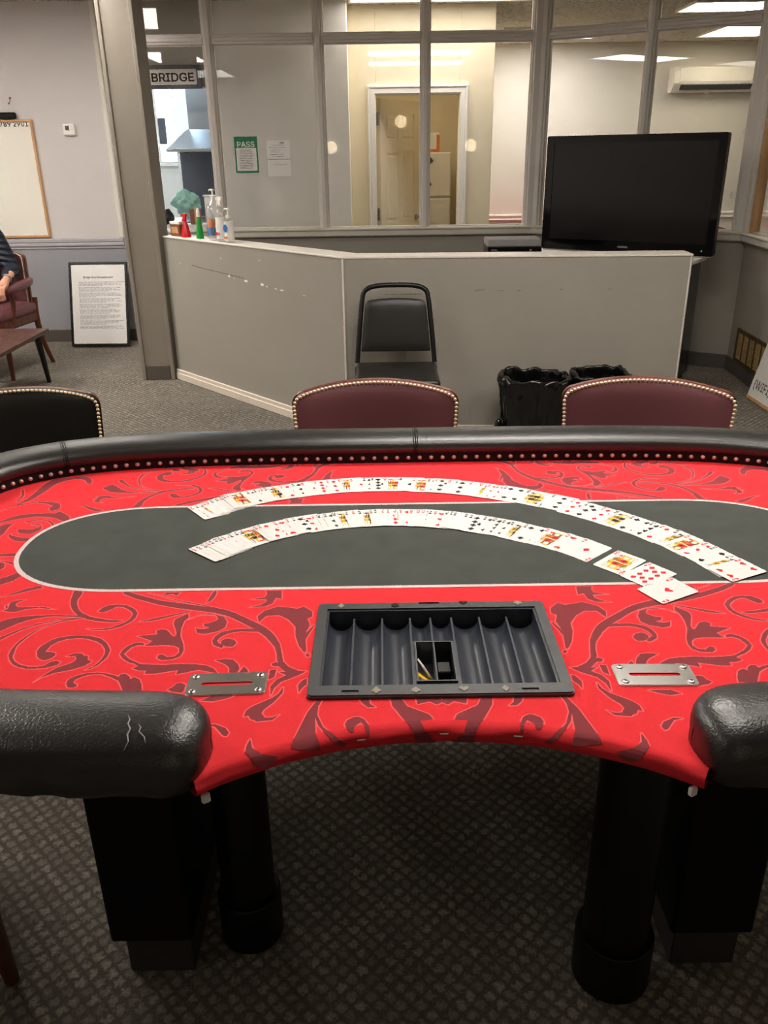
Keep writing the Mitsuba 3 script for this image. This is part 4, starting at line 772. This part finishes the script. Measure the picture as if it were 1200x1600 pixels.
bottle('square_bottle', -1.18, [(0, 0), (.026, 0), (.027, .006), (.027, .13), (.02, .15), (.012, .16), (.012, .175), (0, .175)], 'm_clear', 'clear bottle with an orange and blue label half hidden behind the jug', [('label', lathe([(.0273, .02), (.0277, .02), (.0277, .07), (.0273, .07)], 20), 'm_blue', 'blue label'), ('label_001', lathe([(.0273, .07), (.0277, .07), (.0277, .12), (.0273, .12)], 20), 'm_orange', 'orange label')], back=.11)
p = onwall(-1.42, .07); obj('carton__body', cbox(.10, .07, .075, .004, p[0], p[1], CZ, -.7), 'm_brown'); obj('carton__cover', cbox(.104, .074, .02, .004, p[0], p[1], CZ + .075, -.7), 'm_white', 'white lid'); obj('carton__label', cbox(.07, .001, .04, .0002, p[0] - .036 * .65, p[1] - .036 * .77, CZ + .02, -.7), 'm_wood_light', 'tan label')
tag('carton', 'small brown carton with a white lid in the corner by the grey pillar', 'carton')

# ------------------------------------------------------------------ things on the left wall
def on_wall(y): return lambda x, z, rz=0: (x, y, z, rz)
WX0, WX1, WZ0, WZ1 = -3.9, -2.785, .88, 1.785
wm = []
obj('whiteboard__panel', bx(WX0 + .01, WX1 - .01, YL - .014, YL - .001, WZ0 + .01, WZ1 - .01, .001), 'm_whiteboard')
for a in ((WX0, WX1, WZ0, WZ0 + .02), (WX0, WX1, WZ1 - .02, WZ1), (WX0, WX0 + .02, WZ0, WZ1), (WX1 - .02, WX1, WZ0, WZ1)): obj('whiteboard__frame', bx(a[0], a[1], YL - .026, YL - .002, a[2], a[3], .004), 'm_wood_light')
obj('whiteboard__handwriting', upright(text('789 2901', .036, .0004, True), -2.935, YL - .0145, 1.752), 'm_ink', 'handwritten telephone number')
tag('whiteboard', 'whiteboard in a pale wooden frame on the left wall above the rail', 'whiteboard')
obj('wall_speaker', [bx(-3.06, -2.905, YL - .06, YL - .001, 1.792, 1.836, .008)], 'm_black_matte', 'small black box on top of the whiteboard frame', 'box')
obj('thermostat__body', mv(rbox(.098, .03, .088, .012, 8), -2.497, YL - .016, 1.705), 'm_white', smooth=30); obj('thermostat__display', bx(-2.522, -2.49, YL - .033, YL - .030, 1.70, 1.733, .001), 'm_tile_dark', 'dark display'); 
for z in (1.70, 1.722): obj('thermostat__button', bx(-2.478, -2.462, YL - .034, YL - .030, z, z + .013, .002), 'm_trim')
tag('thermostat', 'small white thermostat with a dark display on the left wall', 'thermostat')
obj('wall_hook', [mv(lathe([(0, 0), (.006, 0), (.006, .02), (0, .022)], 10), -2.93, YL - .002, 1.94, rx=PI / 2), tube(spl([(-2.93, YL - .02, 1.93), (-2.93, YL - .03, 1.91), (-2.94, YL - .03, 1.895), (-2.945, YL - .02, 1.905)], 4), .003, 6)], 'm_brown', 'tiny brown hook high on the left wall above the whiteboard', 'hook')
# framed rules leaning on the wall
FW, FH = .50, .70; FM = T().translate([-2.405, 7.075, .012]).rotate([0, 0, 1], -2).rotate([1, 0, 0], -17)
obj('framed_rules__sheet', bx(-FW / 2 + .01, FW / 2 - .01, -.004, .004, .01, FH - .01, .001), 'm_paper', M=FM)
for a in ((-FW / 2, FW / 2, 0, .02), (-FW / 2, FW / 2, FH - .02, FH), (-FW / 2, -FW / 2 + .02, 0, FH), (FW / 2 - .02, FW / 2, 0, FH)): obj('framed_rules__frame', bx(a[0], a[1], -.012, .012, a[2], a[3], .003), 'm_black', M=FM)
obj('framed_rules__title', upright(text('Bridge Club Bad Beat Rules', .0145, .0006, True), 0, -.0045, FH - .125), 'm_ink', 'dark heading reading Bridge Club Bad Beat Rules', M=FM)
ln = []; z = FH - .165; k = 0
while z > .14:
    w = rnd.uniform(.30, .37) if k % 4 != 3 else rnd.uniform(.12, .26)
    x = -.17
    while x < -.17 + w: d = rnd.uniform(.012, .04); ln.append(flat(sbox(x, -.0024, x + d, .0024), z)); x += d + .006
    ln[-1:] = ln[-1:]; 
    z -= .0098 if k % 4 != 3 else .0165; k += 1
ln = [mv(mv(m, z=-m.vertices[0, 2]), rx=PI / 2, z=m.vertices[0, 2], y=-.0046) for m in ln]
obj('framed_rules__lines', ln, 'm_inkgrey', 'rows of small grey printed lines', kind='stuff', M=FM)
tag('framed_rules', 'black framed sheet of club rules leaning against the left wall on the carpet', 'framed notice')
# side table
SX0, SX1, SY0, SY1, SZ = -2.86, -2.37, 4.95, 5.93, .385
obj('side_table__top', bx(SX0, SX1, SY0, SY1, SZ - .028, SZ, .003), 'm_wood_dark')
for x, sx in ((SX0 + .06, -.03), (SX1 - .07, .02)):
    for y, sy in ((SY0 + .06, -.03), (SY1 - .06, .03)): obj('side_table__leg', tube([(x, y, SZ - .028), (x + sx, y + sy, 0)], [.024, .014], 12), 'm_black', smooth=40)
tag('side_table', 'low dark wood side table with black tapered legs at the left edge', 'side table')

# ------------------------------------------------------------------ right hand wall: register and leaning board
GM = M4([2.56 - .003, 5.86, .10], [-.06, -1, 0], [0, 0, 1]); 
def wallM(t, z): p = Q3(t); return M4([p[0] + d3[1] * .017, p[1] - d3[0] * .017, z], [d3[0], d3[1], 0], [0, 0, 1])
VM = wallM(.185, .098)
obj('floor_register__frame', [ext(sbox(0, 0, .62, .235).difference(unary_union([sbox(.022 + i * .116, .025, .022 + i * .116 + .108, .212) for i in range(5)])), .012)], 'm_brass_dull', M=VM)
for i in range(5): obj('floor_register__panel', [ext(sbox(.022 + i * .116, .025, .022 + i * .116 + .108, .212), .004)] + [mv(cbox(.10, .006, .008, .001), .076 + i * .116, .035 + k * .0145, .002, rx=.5) for k in range(13)], 'm_vent_panel', M=VM)
tag('floor_register', 'brass coloured slatted vent grille low on the right wall', 'vent grille')
LB = M4([2.385, 5.225, .004], [.0, -1.0, 0], np.array([.22, 0, .975]) / np.linalg.norm([.22, 0, .975]))
obj('leaning_board__panel', ext(sbox(.0, .02, .9, .48), .012), 'm_white', M=LB)
for a in ((0, 0, .9, .02), (0, .48, .9, .50)): obj('leaning_board__frame', mv(ext(sbox(*a), .02), z=-.004), 'm_wood_light', M=LB)
obj('leaning_board__handwriting', text('(WIFI) 4', .055, .0006, center=False).apply_translation([.03, .075, .0122]), 'm_ink', 'handwritten words', M=LB)
tag('leaning_board', 'white board with a wooden lower edge leaning against the right wall', 'board')

# ------------------------------------------------------------------ beyond the glass
pm = []
def poster(key, x0, x1, z0, z1, parts, label):
    for nm, m, mt, lb in parts: obj(key + '__' + nm, m, mt, lb)
    tag(key, label, 'notice')
py = 7.449
gx0, gx1, gz0, gz1 = -1.19, -1.0, 1.362, 1.637
lines = [bx(gx0 + .03 + rnd.uniform(0, .01), gx1 - .03 - rnd.uniform(0, .03), py - .0042, py - .0036, z, z + .004, .0002) for z in np.arange(gz0 + .03, gz1 - .1, .013)]
poster('pass_notice', gx0, gx1, gz0, gz1, [('card', bx(gx0, gx1, py - .003, py, gz0, gz1, .001), 'm_green', 'green card'), ('panel', bx(gx0 + .012, gx1 - .012, py - .0036, py - .003, gz0 + .015, gz1 - .085, .0002), 'm_paper', 'white panel'), ('word', upright(text('PASS', .042, .0008, True), (gx0 + gx1) / 2, py - .0032, gz1 - .058), 'm_paper', 'white letters PASS'), ('lines', lines, 'm_inkgrey', 'small printed lines')], 'green PASS notice on the pale wall beyond the glass')
hx0, hx1, hz0, hz1 = -.925, -.735, 1.332, 1.605
lines = [bx(hx0 + .02 + rnd.uniform(0, .03), hx1 - .02 - rnd.uniform(0, .08), py - .0032, py - .0026, z, z + .003, .0002) for z in list(np.arange(hz0 + .15, hz1 - .03, .017)) + [hz0 + .09]] + [bx(hx0, hx1, py - .0034, py - .0026, hz0 + .128, hz0 + .134, .0002), bx(hx1 - .08, hx1 - .045, py - .0034, py - .0026, hz1 - .024, hz1 - .012, .0002)]
poster('letter_notice', hx0, hx1, hz0, hz1, [('sheet', bx(hx0, hx1, py - .0025, py, hz0, hz1, .0005), 'm_paper', None), ('lines', lines, 'm_inkgrey', 'small printed lines')], 'white printed letter on the pale wall right of the green notice')
# shop sign
obj('club_sign__board', bx(-1.99, -1.435, 7.395, 7.42, 2.015, 2.135, .002), 'm_trim')
for a in ((-2.02, -1.405, 1.99, 2.018), (-2.02, -1.405, 2.13, 2.158), (-2.02, -1.99, 1.99, 2.158), (-1.437, -1.405, 1.99, 2.158)): obj('club_sign__frame', bx(a[0], a[1], 7.385, 7.42, a[2], a[3], .002), 'm_tile_dark')
obj('club_sign__lettering', upright(text('BRIDGE', .058, .002, True).apply_scale([1.15, 1, 1]), -1.628, 7.394, 2.072), 'm_ink', 'dark letters BRIDGE')
tag('club_sign', 'framed BRIDGE sign above the kitchen opening left of the glass wall', 'sign')
# kitchen
hx, hy = -1.66, 8.42
hp = [(x, y, z) for z in (1.535, 1.56) for x, y in ((-1.93, 8.2), (-1.30, 8.2), (-1.30, 8.75), (-1.93, 8.75))] + [(x, y, 1.725) for x, y in ((-1.775, 8.45), (-1.565, 8.45), (-1.565, 8.75), (-1.775, 8.75))]
obj('range_hood__canopy', trimesh.convex.convex_hull(np.array(hp)), 'm_steel_hood'); obj('range_hood__chimney', bx(-1.76, -1.565, 8.45, 8.75, 1.725, 2.5, .002), 'm_steel_hood'); obj('range_hood__strip', bx(-1.928, -1.302, 8.194, 8.2, 1.538, 1.558, .001), 'm_silver')
tag('range_hood', 'stainless steel range hood with a chimney in the kitchen beyond the glass', 'range hood')
obj('wall_kitchen_back', bx(-1.96, -.46, 8.75, 8.85, 0, CEIL), 'm_wall_next', kind='structure')
for i in range(1): obj('wall_kitchen_back__splash_panel', bx(-1.93, -1.36, 8.735, 8.75, .95, 1.53, .002), 'm_tile_dark')
obj('wall_kitchen_back__tile', [bx(-1.96, -1.80, 8.742, 8.752, 1.53, 2.5, .002)], 'm_white')
obj('kitchen_counter__body', bx(-2.9, -1.36, 8.15, 8.73, 0, .90, .004), 'm_white'); obj('kitchen_counter__top', bx(-2.92, -1.36, 8.12, 8.73, .90, .94, .004), 'm_tile_dark')
tag('kitchen_counter', 'kitchen counter under the range hood beyond the glass', 'counter')
# kitchen window: bright daylight pane
wx0, wx1, wz0, wz1 = -3.1, -2.12, 1.45, 2.25
for a in ((wx0 - .05, wx1 + .05, wz0 - .05, wz0), (wx0 - .05, wx1 + .05, wz1, wz1 + .05), (wx0 - .05, wx0, wz0, wz1), (wx1, wx1 + .05, wz0, wz1), (-2.42, -2.38, wz0, wz1)): obj('window_4__frame', bx(a[0], a[1], 9.85, 9.9, a[2], a[3], .004), 'm_white')
wv = np.array([[wx0, 9.885, wz0], [wx1, 9.885, wz0], [wx1, 9.885, wz1], [wx0, 9.885, wz1]])
scene['window_4'] = mikit.ply(trimesh.Trimesh(wv, [[0, 1, 2], [0, 2, 3]], process=False), 'm_white', emitter=lamp_mat((.72, .86, 1.0), 9)); tag('window_4', kind='structure')
obj('window_4__house_beyond', [bx(-2.39, -2.30, 9.86, 9.88, 1.62, 1.88, .003)], 'm_tile_dark', 'dark shape of a building seen outside')
# things on the servery ledge
def crumple(cx_, cy_, cz_, r, m, key, label, cat, seed):
    s = trimesh.creation.icosphere(4, 1.0); n = s.vertices * (1 + .9 * (meshkit.fbm(s.vertices * 2.2, 3, seed)[:, None] - .5)); s.vertices = n * np.array(r); s.apply_translation([cx_, cy_, cz_]); obj(key, s, m, label, cat, smooth=40)
crumple(-1.64, 7.50, 1.13, (.11, .045, .10), 'm_teal', 'plastic_bag', 'pale teal plastic bag on the kitchen ledge behind the bottles', 'plastic bag', 5)
crumple(-1.80, 7.43, 1.02, (.05, .05, .06), 'm_black', 'black_bag', 'small black bundle on the kitchen ledge beside the pillar', 'bundle', 8)
obj('white_box__body', bx(-1.49, -1.37, 7.50, 7.58, .967, 1.18, .004), 'm_white'); obj('white_box__flap', bx(-1.50, -1.36, 7.49, 7.59, 1.18, 1.19, .002), 'm_paper'); tag('white_box', 'white box on the kitchen ledge behind the clear jug', 'box')
obj('brown_box__body', bx(-1.60, -1.51, 7.385, 7.43, .967, 1.09, .004), 'm_brown'); obj('brown_box__tape', bx(-1.56, -1.54, 7.383, 7.432, .967, 1.0915, .001), 'm_wood_light'); tag('brown_box', 'reddish brown box on the kitchen ledge behind the green bottle', 'box')
obj('kettle__body', mv(lathe([(0, 0), (.06, 0), (.065, .02), (.055, .1), (.035, .14), (.012, .15), (0, .16)], 20), -1.47, 8.4, .942), 'm_black', smooth=40); obj('kettle__handle', tube(spl([(-1.41, 8.4, 1.06), (-1.37, 8.4, 1.06), (-1.37, 8.4, .98), (-1.41, 8.4, .97)], 4), .008, 8), 'm_black', smooth=40); tag('kettle', 'black kettle under the range hood', 'kettle')
# pantry: refrigerator and carton
RX0, RX1, RY = .10, .715, 8.95
obj('refrigerator__body', bx(RX0, RX1, RY, RY + .5, .03, 1.50, .006), 'm_white_gloss'); obj('refrigerator__door', bx(RX0, RX1, RY - .05, RY - .005, .06, 1.075, .01), 'm_white_gloss', 'lower door'); obj('refrigerator__freezer_door', bx(RX0, RX1, RY - .05, RY - .005, 1.09, 1.50, .01), 'm_white_gloss', 'upper door')
obj('refrigerator__feet', bx(RX0 + .03, RX1 - .03, RY + .03, RY + .45, 0, .03, .002), 'm_black'); tag('refrigerator', 'white refrigerator inside the open panelled door', 'refrigerator')
for i, (x, z, a) in enumerate([(.505, 1.425, .7), (.49, 1.21, .6)]):
    k = 'fridge_magnet' + (f'_{i:03d}' if i else ''); obj(k, mv(mv(ext(sbox(-.026, -.026, .026, .026), .004), rz=a), rx=PI / 2, x=x, y=RY - .0505, z=z), 'm_basegrey', ('upper' if i == 0 else 'lower') + ' dark square magnet on the refrigerator', 'magnet')
for i, (x, z, w, h) in enumerate([(.30, 1.36, .10, .07), (.29, 1.28, .12, .06), (.33, 1.22, .09, .05)]):
    k = 'fridge_note' + (f'_{i:03d}' if i else ''); obj(k, bx(x, x + w, RY - .053, RY - .0505, z, z + h, .0003), 'm_paper', ['topmost', 'middle', 'lowest'][i] + ' white paper note on the refrigerator door', 'note')
obj('storage_carton__body', bx(.42, .60, RY + .02, RY + .3, 1.502, 1.68, .003), 'm_white'); obj('storage_carton__band', [bx(.417, .603, RY + .017, RY + .303, 1.502, 1.53, .002), bx(.575, .604, RY + .016, RY + .304, 1.53, 1.66, .002)], 'm_orange', 'orange print'); tag('storage_carton', 'white and orange carton on top of the refrigerator', 'carton')
# air conditioner
AX0, AX1, AZ0, AZ1 = 3.29, 4.24, 2.085, 2.335
g = Polygon([(0, .03), (0, .25), (-.16, .25), (-.2, .21), (-.2, .085), (-.12, .0), (-.02, .0)]).buffer(-.01).buffer(.01)
acb = mv(ext(g, AX1 - AX0), 0, 0, 0); acb.vertices = np.c_[acb.vertices[:, 2] + AX0, acb.vertices[:, 0] + YB, acb.vertices[:, 1] + AZ0]; acb.fix_normals()
obj('air_conditioner__casing', acb, 'm_white', smooth=30)
obj('air_conditioner__front_panel', bx(AX0 + .06, AX1 - .02, YB - .207, YB - .198, AZ0 + .095, AZ1 - .012, .004), 'm_white')
obj('air_conditioner__outlet', mv(cbox(.80, .012, .07, .003), (AX0 + AX1) / 2, YB - .165, AZ0 + .02, rx=.75), 'm_tile_dark', 'dark air outlet')
for i in range(3): obj('air_conditioner__louvre', mv(cbox(.80, .010, .016, .001), (AX0 + AX1) / 2, YB - .184 + i * .02, AZ0 + .060 - i * .022, rx=.6), 'm_white')
obj('air_conditioner__emblem', [bx(AX0 + .1, AX0 + .125, YB - .209, YB - .206, AZ0 + .112, AZ0 + .118, .0005), bx(AX1 - .1, AX1 - .06, YB - .209, YB - .206, AZ0 + .112, AZ0 + .118, .0005)], 'm_trim')
tag('air_conditioner', 'white wall mounted air conditioner on the far wall above the television', 'air conditioner')
obj('bench__top', bx(1.05, 2.3, 10.1, 10.4, .66, .70, .003), 'm_red_plastic'); tag('bench', 'thin red topped bench along the far wall beyond the glass', 'bench')
[obj('bench__leg', bx(x, x + .04, y, y + .04, 0, .66, .002), 'm_black') for x in (1.1, 2.2) for y in (10.12, 10.33)]
# snowflake stickers on the angled glass
def snow(r):
    g = []
    for k in range(6):
        a = k * PI / 3; c, s = math.cos(a), math.sin(a); g.append(LineString([(0, 0), (r * c, r * s)]).buffer(r * .05))
        for t in (.5, .75):
            for b in (-.9, .9): g.append(LineString([(t * r * c, t * r * s), (t * r * c + .28 * r * math.cos(a + b), t * r * s + .28 * r * math.sin(a + b))]).buffer(r * .045))
    return unary_union(g)
dA, _ = vnorm(C1, C2)
for i, (t, z, r, lb) in enumerate([(1.205, 1.82, .03, 'upper pale snowflake sticker on the angled glass near the air conditioner'), (1.485, 1.60, .024, 'grey snowflake sticker on the glass right above the television corner'), (1.46, 1.20, .024, 'lowest snowflake sticker on the glass beside the television edge')]):
    p = np.array(C1) + dA * t + np.array([dA[1], -dA[0]]) * .003
    obj('snowflake_sticker' + (f'_{i:03d}' if i else ''), upright(ext(snow(r), .0008), p[0], p[1], z, math.atan2(dA[1], dA[0])), 'm_trim' if i else 'm_white', lb, 'sticker')

# ------------------------------------------------------------------ the seated person (left edge)
def limb(js, L=.012, it=12):
    m = m3.Manifold()
    for a, b in zip(js[:-1], js[1:]): m += m3.Manifold.batch_hull([m3.Manifold.sphere(q[3], 16).translate(tuple(q[:3])) for q in (a, b)])
    return m
def soft(m, L=.012, it=12):
    t = tm(m.refine_to_length(L)); t = trimesh.Trimesh(t.vertices, t.faces, process=True); trimesh.smoothing.filter_taubin(t, iterations=it); return t
PX = -.11; PM = at(*SEAT_M)          # chair coordinates: x to the viewer's right, -y forwards
lw = (.278, -.40, .712)   # left wrist, hand lying over the arm's end
hand = limb([(.275, -.33, .735, .030), (.28, -.40, .708, .025)]) + limb([(.28, -.40, .705, .026), (.284, -.455, .678, .036)])
for k, (dx, l) in enumerate([(-.027, .070), (-.009, .078), (.009, .074), (.026, .060)]):
    x = .286 + dx; hand += limb([(x, -.455, .685, .0115), (x, -.495, .665, .0105), (x + .001, -.508 - .1 * (l - .06), .625, .0095), (x + .001, -.502, .625 - l * .5, .0085)])
hand += limb([(.258, -.42, .695, .014), (.235, -.455, .672, .012), (.228, -.480, .655, .0105)])
rh = limb([(-.275, -.33, .735, .030), (-.28, -.42, .70, .028)]) + limb([(-.28, -.42, .695, .03), (-.284, -.465, .675, .036)])
for k, dx in enumerate((-.027, -.009, .009, .026)): rh += limb([(-.286 + dx, -.465, .68, .0115), (-.286 + dx, -.505, .66, .0105), (-.286 + dx, -.51, .60, .0085)])
rh += limb([(-.258, -.42, .695, .014), (-.235, -.455, .672, .012), (-.228, -.480, .655, .0105)])
head = limb([(0, -.13, 1.06, .055), (0, -.145, 1.15, .055)]) + m3.Manifold.sphere(.098, 28).scale((.80, .98, 1.16)).translate((0, -.165, 1.262)) + limb([(0, -.18, 1.19, .058), (0, -.205, 1.165, .042)])
head += m3.Manifold.sphere(.017, 14).scale((.8, 1.2, 1.4)).translate((0, -.268, 1.245)) + m3.Manifold.sphere(.02, 14).scale((1.4, .6, .5)).translate((0, -.252, 1.195))
for s in (-1, 1): head += m3.Manifold.sphere(.03, 14).scale((.4, .7, 1.1)).translate((s * .082, -.165, 1.25))
hand = hand.translate((0, 0, -.006)); rh = rh.translate((-.06, 0, -.006)); head = head.translate((PX, 0, 0))
arms = limb([(.275, -.33, .729, .03), (.205, -.16, .75, .035), (.185 + PX, -.13, .975, .045), (PX, -.13, 1.03, .05)]) + limb([(-.335, -.33, .729, .03), (-.35, -.16, .75, .035), (-.185 + PX, -.13, .975, .045), (PX, -.13, 1.03, .05)])
obj('person__body', soft(hand + rh + head + arms, .005, 10), 'm_skin', smooth=True, M=PM)
for s in (-1, 1): obj('person__eye', mv(trimesh.creation.icosphere(2, .011), s * .032 + PX, -.247, 1.268), 'm_white', smooth=True, M=PM)
hair = m3.Manifold.sphere(.106, 28).scale((.82, 1.0, 1.16)).translate((0, -.155, 1.272)) - m3.Manifold.cube((.3, .2, .3)).translate((-.15, -.4, 1.08)).rotate((0, 0, 0)) - m3.Manifold.cube((.3, .2, .12)).translate((-.15, -.3, 1.1))
obj('person__hair', soft(hair.translate((PX, 0, 0)), .01, 6), 'm_hair', smooth=True, M=PM)
jk = limb([(PX, -.16, .56, .15), (PX, -.15, .72, .16), (PX, -.13, .92, .155)]) + limb([(-.15 + PX, -.13, .98, .08), (.15 + PX, -.13, .98, .08)]) + limb([(PX, -.135, 1.0, .09), (PX, -.14, 1.075, .066)])
for s in (-1, 1): jk += limb([(s * .185 + PX, -.13, .975, .08), ((.205 if s > 0 else -.35), -.16, .75, .06), ((.262 if s > 0 else -.34), -.345, .715, .044)])
obj('person__jacket', soft(jk, .014, 10), 'm_jacket', 'navy quilted jacket', smooth=True, M=PM)
tr_ = m3.Manifold()
for s in (-1, 1): tr_ += limb([(s * .09 + PX, -.15, .565, .085), (s * .1 + PX, -.53, .565, .075), (s * .1 + PX, -.56, .10, .05)])
obj('person__trousers', soft(tr_, .014, 8), 'm_denim', 'blue jeans', smooth=True, M=PM)
for s in (-1, 1): obj('person__shoe', soft(limb([(s * .1 + PX, -.55, .06, .05), (s * .105 + PX, -.68, .04, .038), (s * .107 + PX, -.75, .034, .032)]), .01, 6), 'm_black', smooth=True, M=PM)
obj('person__watch', [tube([(.2785 + .0295 * math.cos(a), -.372 - .012 * math.sin(a), .714 + .028 * math.sin(a)) for a in np.linspace(0, 2 * PI, 25)], .005, 8)], 'm_silver', 'silver bracelet watch', smooth=40, M=PM)
tag('person', 'seated person in navy quilted jacket and jeans, hand on the chair arm', 'person')
